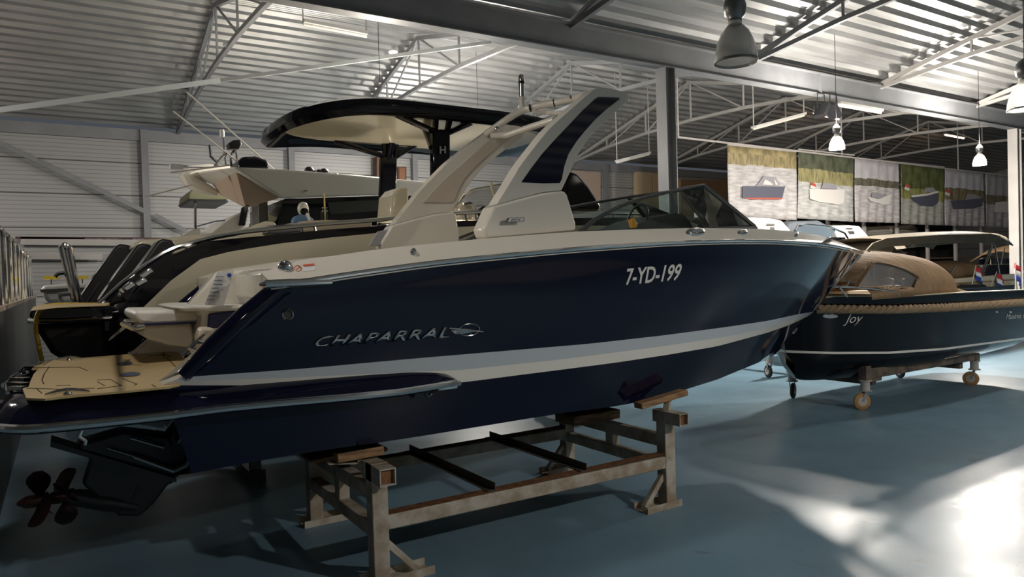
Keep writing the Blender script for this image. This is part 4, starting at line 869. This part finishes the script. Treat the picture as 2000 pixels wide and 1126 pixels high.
def rope(path, r, pitch, name, parent, m=ROPE):
    path = resample(path, 420); L = sum((path[i+1] - path[i]).length for i in range(420)); mb = MB(); up = Vector((0, 0, 1))
    for k in range(3):
        pts = []
        for i, p in enumerate(path):
            t = (path[min(i+1, 420)] - path[max(i-1, 0)]).normalized(); a = t.cross(up).normalized(); b = a.cross(t); ph = 2*math.pi*(L*i/420/pitch + k/3)
            pts.append(p + a * (r*.55*math.cos(ph)) + b * (r*.55*math.sin(ph)))
        mb.tube(pts, r*.58, 6)
    return mb.build(name, m, parent)
rope([p + Vector((0, -.05, 0)) for p in g2[:-3]], .055, .26, 'rope_fender', joy)
text_px('name_lettering', 'Joy', [(1646,636),(1683,635),(1686,612),(1650,613)], JB, LETTER, joy, shear=.35, off=.006, fallY=5.3)
text_px('model_lettering', 'Maxima 620 retro', [(1964,623),(2034,618),(2034,608),(1964,613)], JB, LETTER, joy, shear=.3, off=.006, fallY=5.3)
dome('oval_badge', 1622, 617, 15, 4.5, STRIPE, JB, joy, h=.004)
for u, v in ((1947, 608),(1974,608)): dome('hull_port', u, v, 2.5, 3, CHROME, JB, joy, h=.01)
# tan hood
def hood(st, w, gz, name, m, parent, yc, hole=None, n=28, ex=.62, sub=8):
    st = smooth_pts([Vector((x, z, 0)) for x, z in st], sub); rings = []
    for s in st:
        x, z = s.x, s.y; h = z - gz
        rings.append([Vector((x, yc - w * abs(math.cos(t)) ** ex * math.copysign(1, math.cos(t)), gz + h * abs(math.sin(t)) ** ex)) for t in [math.pi * j / n for j in range(n + 1)]])
    mb = MB(); rv = [[mb.bm.verts.new(p) for p in r] for r in rings]
    def inside(u, v, P):
        c = False
        for i in range(len(P)):
            (x1, y1), (x2, y2) = P[i], P[i-1]
            if (y1 > v) != (y2 > v) and u < (x2 - x1) * (v - y1) / (y2 - y1) + x1: c = not c
        return c
    for i in range(len(rv) - 1):
        for j in range(n):
            q = [rv[i][j], rv[i][j+1], rv[i+1][j+1], rv[i+1][j]]; c = sum((v.co for v in q), Vector()) / 4
            if hole and c.y < yc:
                u, v, t = proj(c)
                if inside(u, v, hole): continue
            mb.face(q)
    return mb.build(name, m, parent, solid=.006)
tops = [(1648,548),(1665,515),(1683,498),(1712,492),(1748,490.5),(1785,494),(1804,499),(1820,512),(1830,535),(1852,553),(1876,566)]
jst = [(at(u, v, Y=5.45 + .85 * w).x, at(u, v, Y=5.45 + .85 * w).z) for (u, v), w in zip(tops, (.3,.4,.5,.5,.45,.35,.3,.25,.15,.05,0))]
win = [(1671,560),(1690,532),(1703,513),(1712,512),(1735,516),(1762,524),(1780,533),(1791,541),(1788,552),(1783,562),(1740,561)]
hood(jst, .98, 1.53, 'spray_hood', CANVAS, joy, YJ, win, n=60, sub=9, ex=.72)
CB = bvh_of([joy.children[-1]])
prism_px(win, 5.37, 5.375).build('hood_window', CLEARPVC, joy, smooth=0)
mb = MB().tube(pxs(win, 5.365), .03, 6, closed=True, flat=.5); mb.build('window_hem', CANVAS, joy)
MB().tube(smooth_pts(pxs([(1560,559),(1640,560),(1700,563),(1740,568),(1752,572),(1757,579)], 5.33), 4), .014, 8).build('hand_rail', CHROME, joy); MB().tube(pxs([(1640,561),(1655,579)], 5.32), .012, 8).build('rail_stanchion', CHROME, joy)
for u in (1697, 1708): MB().tube([at(u, 562, Y=5.5), at(u - 2, 514, Y=5.6)], .010, 6).build('hood_pole', CHROME, joy)
def flag(u0, v0, u1, v1, Y, w, h, label, lean=.1):
    p0, p1 = at(u0, v0, Y=Y), at(u1, v1, Y=Y); o = thing('flag', p0, label, 'flag', 'red white and blue flags on the sloops')
    MB().tube([p0, p1], .009, 6).build('flag_pole', WHITE, o)
    cols = (REDF, WHITEF, BLUEF); d = (p1 - p0).normalized()
    # cloth hanging in folds beside the pole
    for k in range(3):
        P = []
        for r in range(2):
            t = (k + r) / 3; row = []
            for j in range(9):
                s = j / 8; row.append(p1 + Vector((w * s * (.35 + .4 * (1-0)), .03 * math.sin(s * 9), 0)) - Vector((0, 0, 1)) * (h * t + h * .9 * s * (.6)) )
            P.append(row)
        MB().grid(P).build('flag_band', cols[k], o, solid=.004)
    return o
flag(1746, 562, 1748, 524, 6.0, .28, .20, 'small red white and blue flag seen through the window of the tan hood')
MB().ell(at(1732, 549, Y=6.3), (.14, .12, .06)).build('white_cap', WHITEF, joy)
prism_px([(1702,564),(1712,557),(1760,556),(1775,563)], 6.0, 6.6).build('dash_panel', MATBLACK, joy, bevel=.02)
# dolly
dl = thing('boat_dolly', (10.6, 6.2, 0), 'rusty steel dolly on four castor wheels under the black sloop', 'dolly')
DS = mat('dolly_steel', (.16, .12, .085), .6, col2=(.06, .05, .045), nscale=6)
xa, xb, ya, yb = 9.27, 12.25, 5.72, 6.88
for Y in (ya, yb): MB().box((xa - .02, Y - .05, .42), (xb + .02, Y + .05, .56)).build('side_beam', DS, dl, bevel=.008)
for X in (xa + .3, xb - .3): MB().box((X - .05, ya + .05, .30), (X + .05, yb - .05, .40)).build('cross_beam', DS, dl, bevel=.008)
MB().bar((xa - .02, ya, .40), (xa + .35, ya, .40), .06).build('stub', DS, dl)
def castor(x, y, par, m1, ang, h=.42):
    c = MB().lathe((x, y, .26), [(.085, 0), (.085, .012), (.06, .015), (.06, .13), (.085, .135), (.085, .15)], 20).build('castor_housing', STEELLIGHT, par)
    d = Vector((math.cos(ang), math.sin(ang), 0)); s = Vector((-d.y, d.x, 0)); cc = Vector((x, y, .115)) + d * .05
    w = MB().lathe(cc - s * .025, [(.07, -.004), (.10, 0), (.115, .012), (.115, .038), (.10, .05), (.07, .054)], 24, s).build('wheel', m1, par)
    MB().lathe(cc - s * .028, [(.05, -.004), (.065, 0), (.065, .056), (.05, .06)], 20, s).build('wheel_hub', STEELLIGHT, w)
    for q in (-1, 1): MB().bar(cc + s * .036 * q, Vector((x, y, .26)) + s * .036 * q, .035, .008, up=s).build('castor_fork', STEELPAINT, par)
castor(xa, ya, dl, BRASS, 2.6); castor(xb, ya, dl, BRASS, 1.9); castor(xa, yb, dl, RUBBER, .4); castor(xb, yb, dl, RUBBER, 1.2)
for X in (xa, xb): MB().box((X - .06, ya - .055, .41), (X + .06, ya + .055, .60)).build('corner_post', DS, dl)
# ---------------------------------------------------------------- second sloop behind with bimini
def sloop(yc, x0, x1, B, zg, hm, dm, name, label, cat='boat', zc=.9, zk=.6, rev=False, nb='sloop'):
    o = thing(nb, ((x0 + x1) / 2, yc, 0), label, cat); n = 30
    def f(X):
        r = (X - x0) / (x1 - x0); r = 1 - r if rev else r
        return B * min(1, (max(r, 0) / .35)) ** .55 if r < .35 else B * (1 - .1 * (r - .35))
    xs = [x0 + (x1 - x0) * i / n for i in range(n + 1)]
    L = lambda z, s, up: [Vector((x, yc - f(x) * s, z + up * (1 - min(1, ((x1 - x if rev else x - x0)) / (.5 * (x1 - x0)))) ** 2)) for x in xs]
    a, b, c = L(zg, 1, .15), L(zc, .82, .25), L(zk, .0, .3); i1 = [Vector((p.x, yc - max(yc - p.y - .15, 0), p.z)) for p in a]
    for l, nm, m in (([a, [p.lerp(q, .5) + Vector((0, -.05, 0)) for p, q in zip(a, b)], b, c], 'hull', hm), ([a, i1, [p + Vector((0, 0, -.35)) for p in i1]], 'gunwale', dm)):
        mb = MB().grid(l).grid([[mir(p, yc) for p in q] for q in l])
        if nm == 'hull':
            for e in (0, n): mb.poly([a[e], b[e], c[e], mir(b[e], yc), mir(a[e], yc)])
        mb.build(nm, m, o, recalc=False)
    MB().box((x0 + .5, yc - B * .7, zg - .36), (x1 - .3, yc + B * .7, zg - .3)).build('sole', dm, o)
    return o
CREAMD = mat('plank_cream', (.58, .50, .36), .5)
s2 = sloop(9.2, 12.6, 19.4, 1.15, 1.38, BLACK, CREAMD, 's', 'sloop with cream planked coaming, folded tan hood and olive bimini behind the black sloop')
m2 = [(1684,500),(1692,484),(1704,470),(1726,462),(1780,456),(1850,451),(1910,449.5),(1940,452),(1956,458)]
P = []
for i, (u, v) in enumerate(m2):
    t = i / 8; row = []
    c = at(u, v, Y=8.5 + (.5 if i < 3 else 0)); 
    for j in range(13):
        s = -1 + j / 6; row.append(Vector((c.x, 9.2 + s * .95, c.z - .10 * s * s - (.18 if abs(s) > .95 else 0) )))
    P.append(row)
MB().grid([[p for p in r] for r in P]).build('bimini', CANVASD, s2, solid=.03)
prism_px([(1692,490),(1706,474),(1733,464),(1850,457),(1935,455),(1954,460),(1950,470),(1936,478),(1920,474),(1856,474),(1800,477),(1733,482),(1712,486)], 8.22, 8.26).build('bimini_side', CANVASD, s2, bevel=.01)
for a_, b_ in (((1937,476),(1905,567)), ((1940,476),(1909,566)), ((1943,478),(1957,564)), ((1704,484),(1686,503))): MB().tube(pxs([a_, b_], 8.3), .018, 6).build('bimini_pole', CHROME, s2)
flag(1896, 566, 1906, 518, 8.15, .42, .30, 'red white and blue flag left of the leaning bimini poles')
flag(1933, 564, 1947, 530, 8.15, .46, .34, 'red white and blue flag right of the leaning bimini poles')
flag(1984, 567, 1983, 512, 5.42, .28, .26, 'red white and blue flag at the right edge, on the stern of the black sloop')
s3 = sloop(11.6, 20.8, 25.0, 1.2, 1.85, BLACK, CREAMD, 's', 'farther plain dark sloop between the olive bimini poles and the racks')
hood([(at(u, v, Y=8.8).x, at(u, v, Y=8.8).z) for u, v in ((1822,520),(1832,512),(1850,509),(1876,508),(1886,512),(1889,540))], .8, 1.6, 'folding_hood', CANVAS, s2, 9.2)
MB().tube(pxs([(1850,545),(1866,519)], 8.3), .02, 6).build('hood_stay', CHROME, s2)
prism_px([(1842,546),(1900,541),(1985,534),(1990,575),(1845,575)], 8.22, 8.34).build('planked_coaming', CREAMD, s2, bevel=.02)
prism_px([(1850,553),(1986,545),(1986,547),(1850,555)], 8.20, 8.225).build('coaming_seam', CANVAS, s2)
prism_px([(1870,562),(1880,555),(1925,555),(1935,564)], 8.12, 8.2).build('dark_cover', MATBLACK, s2, bevel=.03)
s4 = sloop(11.5, 25.8, 31.5, 1.2, 1.9, BLACK, CREAMD, 's', 'dark sloop with pale tan bimini at far right before the light column')
MB().grid([[Vector((at(u, v, Y=11.2).x, 11.2 + s * .5, at(u, v, Y=11.2).z - .1 * s * s)) for s in (-2, -1, 0, 1, 2)] for u, v in ((1952,490),(1962,482),(1975,478),(1990,474))]).build('bimini', CANVAS, s4, solid=.03)
MB().tube(pxs([(1950,540),(1962,484)], 10.9), .02, 6).build('bimini_pole', CHROME, s4)
# trolley wheels behind the bow
td = thing('boat_trolley', (11.2, 8.8, 0), 'dark trolley with castor wheel seen behind the black sloop bow', 'dolly')
MB().box((10.6, 8.35, .42), (15.6, 8.47, .58)).build('side_beam', DKMETAL, td); MB().box((10.6, 9.9, .42), (15.6, 10.02, .58)).build('side_beam', DKMETAL, td)
for x in (10.7, 15.3):
    for y in (8.4, 9.95): castor(x, y, td, RUBBER, 1.2)
for x in (11.5, 14.8): MB().box((x, 8.4, .46), (x + .1, 10.0, .58)).build('cross_beam', DKMETAL, td)
# ---------------------------------------------------------------- white boats and consoles left of the racks
LWHITE = mat('pale_gelcoat', (.70, .68, .62), .3, coat=.3)
def wboat(pts, Y, label, d=1.6):
    p = at(pts[0][0], pts[0][1], Y=Y); o = thing('small_motorboat', (p.x, Y, 0), label, 'boat'); prism_px(pts, Y, Y + d).build('foredeck', LWHITE, o, bevel=.06, seg=3)
    x0, x1 = at(min(u for u, v in pts), 500, Y=Y).x, at(max(u for u, v in pts), 500, Y=Y).x; z = min(at(u, v, Y=Y).z for u, v in pts)
    MB().loft([[(x0 - .2, Y, z), (x1 + .6, Y, z), (x1 + .6, Y + d, z), (x0 - .2, Y + d, z)], [(x0, Y + .3, 1.0), (x1 + .3, Y + .3, 1.0), (x1 + .3, Y + d - .3, 1.0), (x0, Y + d - .3, 1.0)]]).build('hull', BLACK, o)
    MB().box((x0 + .3, Y + .5, 0), (x1, Y + d - .5, 1.02)).build('keel_block', DKMETAL, o)
    return o
o = wboat([(1464,428),(1470,424),(1508,426),(1528,430),(1545,448),(1545,462),(1476,462)], 11.2, 'white boat foredeck with hatch, just right of the navy boat windshield')
prism_px([(1499,436),(1513,437),(1514,440),(1497,440)], 11.17, 11.2).build('hatch', FRAMEGREY, o); prism_px([(1505,443),(1512,443),(1514,449),(1506,449)], 11.17, 11.2).build('hatch', FRAMEGREY, o)
o = thing('small_motorboat', (15.2, 11.8, 0), 'blue grey boat with chrome framed windscreen between two white foredecks', 'boat')
prism_px([(1535,450),(1540,434),(1552,431),(1600,430),(1618,440),(1625,470),(1535,470)], 12.0, 13.0).build('canopy', mat('slate_cover', (.09, .11, .13), .4), o, bevel=.05)
prism_px([(1553,450),(1560,440),(1632,448),(1626,464),(1553,460)], 11.6, 11.65).build('windscreen', mat('slate_screen', (.10, .13, .16), .15), o); MB().tube(pxs([(1553,450),(1559,439),(1575,438),(1622,443),(1650,455),(1660,472)], 11.58), .025, 6).build('windscreen_frame', CHROME, o)
p = at(1553, 470, Y=11.6); MB().box((p.x, 11.7, 0), (p.x + 2.3, 13.0, p.z + .1)).build('hull', BLACK, o)
o = wboat([(1627,440),(1660,439),(1680,441),(1700,463),(1702,474),(1640,474)], 12.4, 'white boat foredeck with square hatch, beside the end of the olive bimini', 1.3)
prism_px([(1657,451),(1667,451),(1670,456),(1660,456)], 12.37, 12.4).build('hatch', FRAMEGREY, o); prism_px([(1653,445),(1665,445),(1666,447),(1654,447)], 12.37, 12.4).build('hatch', FRAMEGREY, o)
# ---------------------------------------------------------------- storage rack with boats, and banners
rk = thing('storage_rack', (22, 14.6, 0), 'long dark storage rack with grey uprights below the banners', 'rack')
x0, x1 = 15.2, 33.0
RKM = mat('rack_dark', (.02, .018, .018), .8)
MB().box((x0, 16.2, 0), (x1, 16.3, 3.7)).build('back_panel', RKM, rk, smooth=0)
for z in (1.25, 2.15, 2.95): MB().box((x0, 14.6, z - .06), (x1, 16.2, z)).build('shelf', mat('shelf_wood', (.10, .06, .04), .7) if z < 2.5 else DKMETAL, rk, smooth=0)
x = x0 + .3
while x < x1: MB().box((x - .05, 14.5, 0), (x + .05, 14.6, 3.6)).build('upright', STEELLIGHT, rk, smooth=0); x += 2.05
SH = [mat('cover_%d' % i, c, .5) for i, c in enumerate(((.02,.02,.025), (.40,.38,.33), (.16,.17,.10), (.05,.06,.08)))]
sp_ = [(17.2, 2.15, 0, 'black covered boat hull on the middle rack shelf, left part'), (21.2, 2.15, 1, 'white boat hull on the rack under the olive bimini'), (25.5, 2.15, 3, 'slate covered boat on the rack at the right'), (18.5, 2.95, 3, 'dark boat on the top rack shelf under the third banner'), (22.0, 2.95, 2, 'olive covered boat on the top rack shelf'), (26.5, 2.95, 1, 'pale boat on the top rack shelf under the fifth banner'), (19.8, 1.25, 3, 'slate covered boat on the low rack shelf'), (24.8, 1.25, 0, 'black boat on the low rack shelf to the right')]
for X, z, mi, lb in sp_:
    o = thing('stored_boat', (X, 15.4, z), lb, 'boat', 'boats stored in the rack'); n = 16; rings = []
    for i in range(n + 1):
        s = i / n; w = .62 * math.sin(math.pi * (.08 + .86 * s)) ** .5; hh = .38 + .12 * s
        rings.append([Vector((X - 1.7 + 3.4 * s, 15.4 + w * math.cos(t), z + hh * .5 + hh * .5 * math.sin(t) * (1.0 if math.sin(t) > 0 else 1))) for t in [2*math.pi*j/16 for j in range(16)]])
    MB().loft(rings).build('cover', SH[mi], o, smooth=60); MB().tube([r[0] for r in rings], .03, 6).tube([r[8] for r in rings], .03, 6).build('rub_strip', STEELLIGHT, o)
def banner_mat(name, top, mid, water, h1, h2):
    """printed photograph: top zone (trees/sky), middle reeds, water below; by object coordinates 0..1"""
    m = bpy.data.materials.new(name); m.use_nodes = True; nt = m.node_tree; b = nt.nodes['Principled BSDF']; b.inputs['Roughness'].default_value = .6
    uv = nt.nodes.new('ShaderNodeUVMap'); sp = nt.nodes.new('ShaderNodeSeparateXYZ'); nt.links.new(uv.outputs[0], sp.inputs[0])
    def noise(scale, sx, sy, det=6):
        mp = nt.nodes.new('ShaderNodeMapping'); mp.inputs['Scale'].default_value = (sx, sy, 1); nz = nt.nodes.new('ShaderNodeTexNoise'); nz.inputs['Scale'].default_value = scale; nz.inputs['Detail'].default_value = det
        nt.links.new(uv.outputs[0], mp.inputs[0]); nt.links.new(mp.outputs[0], nz.inputs['Vector']); return nz
    def two(c, nz, k=.45):
        cr = nt.nodes.new('ShaderNodeValToRGB'); cr.color_ramp.elements[0].position = .38; cr.color_ramp.elements[1].position = .62
        cr.color_ramp.elements[0].color = (*[x * k for x in c], 1); cr.color_ramp.elements[1].color = (*c, 1); nt.links.new(nz.outputs['Fac'], cr.inputs[0]); return cr
    T = two(top, noise(6, 2, 1), .5 if sum(top) < 1 else .85); M_ = two(mid, noise(8, 5, .8), .5); Wt = two(water, noise(8, .9, 3.2), .66)
    e = noise(5, 1, .2); ad = nt.nodes.new('ShaderNodeMath'); ad.operation = 'MULTIPLY_ADD'; ad.inputs[1].default_value = .10; nt.links.new(e.outputs['Fac'], ad.inputs[0]); nt.links.new(sp.outputs[1], ad.inputs[2])
    def gt(v, src):
        g = nt.nodes.new('ShaderNodeMath'); g.operation = 'GREATER_THAN'; g.inputs[1].default_value = v; nt.links.new(src, g.inputs[0]); return g
    g1_, g2_ = gt(h1 + .05, ad.outputs[0]), gt(h2 + .05, ad.outputs[0])
    m1 = nt.nodes.new('ShaderNodeMixRGB'); nt.links.new(g1_.outputs[0], m1.inputs[0]); nt.links.new(Wt.outputs[0], m1.inputs[1]); nt.links.new(M_.outputs[0], m1.inputs[2])
    m2_ = nt.nodes.new('ShaderNodeMixRGB'); nt.links.new(g2_.outputs[0], m2_.inputs[0]); nt.links.new(m1.outputs[0], m2_.inputs[1]); nt.links.new(T.outputs[0], m2_.inputs[2]); nt.links.new(m2_.outputs[0], b.inputs['Base Color'])
    return m
PR = lambda n, c: mat(n, c, .6)
PB, PW, PRED, PG = PR('print_dark', (.08, .085, .12)), PR('print_white', (.62, .6, .58)), PR('print_red', (.45, .08, .05)), PR('print_grey', (.28, .27, .30))
YP = 14.0
def banner(q, bm, hull_m, label, boatp, hoodp=None, extra=()):
    """q: top-left, top-right, bottom-right, bottom-left pixels"""
    tl, tr, br, bl = [at(u, v, Y=YP) for u, v in q]; o = thing('banner', (tl + tr) / 2, label, 'banner', 'boat photo banners'); n, m_ = 40, 12
    def S(s, t, off=0):
        p = tl.lerp(tr, s).lerp(bl.lerp(br, s), t); return p + Vector((0, -.025 * math.sin(s * 34 + t * 3 + tl.x) * (.3 + .7 * t) - off, 0))
    bmh = bmesh.new(); uvl = bmh.loops.layers.uv.new('UVMap'); V = [[bmh.verts.new(S(i / n, j / m_)) for i in range(n + 1)] for j in range(m_ + 1)]
    for j in range(m_):
        for i in range(n):
            f = bmh.faces.new((V[j][i], V[j+1][i], V[j+1][i+1], V[j][i+1])); f.smooth = True
            for l, (a, b) in zip(f.loops, ((i, j), (i, j+1), (i+1, j+1), (i+1, j))): l[uvl].uv = (a / n, 1 - b / m_)
    me = bpy.data.meshes.new('printed_cloth'); bmh.to_mesh(me); bmh.free(); me.materials.append(bm); c = bpy.data.objects.new('printed_cloth', me); COL.objects.link(c); c.parent = o; c.matrix_parent_inverse = Matrix.Translation(-o.location)
    md = c.modifiers.new('solid', 'SOLIDIFY'); md.thickness = .006
    def printed(pts, m, nm, off=.045):   # pixel polygon on the banner plane
        pl = [at(u, v, Y=YP - off) for u, v in pts]; MB().prism(pl, (0, .003, 0)).build(nm, m, o, smooth=0)
    printed(boatp, hull_m, 'printed_hull')
    if hoodp: printed(hoodp, PG, 'printed_hood', .05)
    for k, (pts, m, nm) in enumerate(extra): printed(pts, m, nm, .054 + .003 * k)
    MB().box((tl.x, YP - .02, tl.z - .01), (tr.x, YP + .02, tl.z + .03)).build('hanging_batten', STEELLIGHT, o)
    return o
b1 = banner_mat('b1', (.33,.27,.13), (.33,.27,.13), (.52,.50,.50), .74, .9); b2 = banner_mat('b2', (.10,.11,.07), (.33,.30,.14), (.50,.50,.49), .54, .74)
b3 = banner_mat('b3', (.50,.48,.50), (.15,.14,.10), (.52,.49,.50), .58, .70); b4 = banner_mat('b4', (.12,.14,.05), (.30,.30,.10), (.42,.42,.38), .42, .60)
b5 = banner_mat('b5', (.50,.49,.53), (.22,.19,.11), (.44,.42,.44), .46, .68); b6 = banner_mat('b6', (.42,.40,.42), (.2,.18,.12), (.44,.40,.43), .42, .60)
def fl(u, v): return [([(u,v),(u+9,v+5),(u+8,v+10),(u-1,v+6)], PRED, 'printed_flag'), ([(u-1,v+6),(u+8,v+10),(u+6,v+15),(u-3,v+11)], PW, 'printed_flag')]
banner([(1421,283),(1555,294),(1556,430),(1424,424)], b1, PB, 'banner of a black sloop with red waterline, first from the left', [(1451,363),(1531,364),(1534,362),(1528,387),(1450,386)], [(1478,362),(1492,343),(1515,346),(1524,362)], [([(1452,386),(1528,386),(1527,389),(1465,389)], PRED, 'printed_waterline'), ([(1490,360),(1495,350),(1506,356),(1510,361)], PW, 'printed_window'), ([(1512,348),(1520,360),(1515,361)], PW, 'printed_window')])
banner([(1559,292),(1668,306),(1667,433),(1558,426)], b2, PW, 'banner of a white sloop before reeds and trees, second from the left', [(1581,368),(1630,370),(1650,369),(1648,395),(1640,399),(1600,394),(1582,388)], [(1604,368),(1608,357),(1630,358),(1636,369)], fl(1585, 355))
banner([(1670,309),(1756,320),(1757,435),(1670,433)], b3, PW, 'banner of a white launch on grey water, third from the left', [(1695,383),(1715,389),(1742,378),(1738,398),(1726,400),(1700,392)], [(1702,386),(1704,375),(1716,376),(1730,381),(1722,387)])
banner([(1759,318),(1844,330),(1845,440),(1760,437)], b4, PB, 'banner of a dark blue sloop sailing towards the viewer, fourth from left', [(1780,382),(1810,379),(1833,373),(1832,396),(1822,403),(1798,401),(1784,392)], [(1803,376),(1808,366),(1822,366),(1830,374)], fl(1769, 358) + [([(1780,381),(1810,378),(1833,372),(1833,376),(1810,382),(1781,385)], PW, 'printed_gunwale')])
banner([(1846,330),(1922,339),(1923,442),(1846,440)], b5, PB, 'banner of a dark sloop under a pale sky, fifth from the left', [(1857,391),(1880,391),(1921,386),(1918,402),(1900,407),(1862,408)], [(1885,390),(1890,378),(1908,380),(1918,387)], fl(1848, 368))
banner([(1925,338),(2000,347),(2003,447),(1926,442)], b6, PW, 'banner of a white boat cut by the right column, last of the row', [(1944,395),(1962,393),(1990,394),(1990,415),(1942,414)], [(1966,393),(1968,382),(1980,382),(1984,394)])
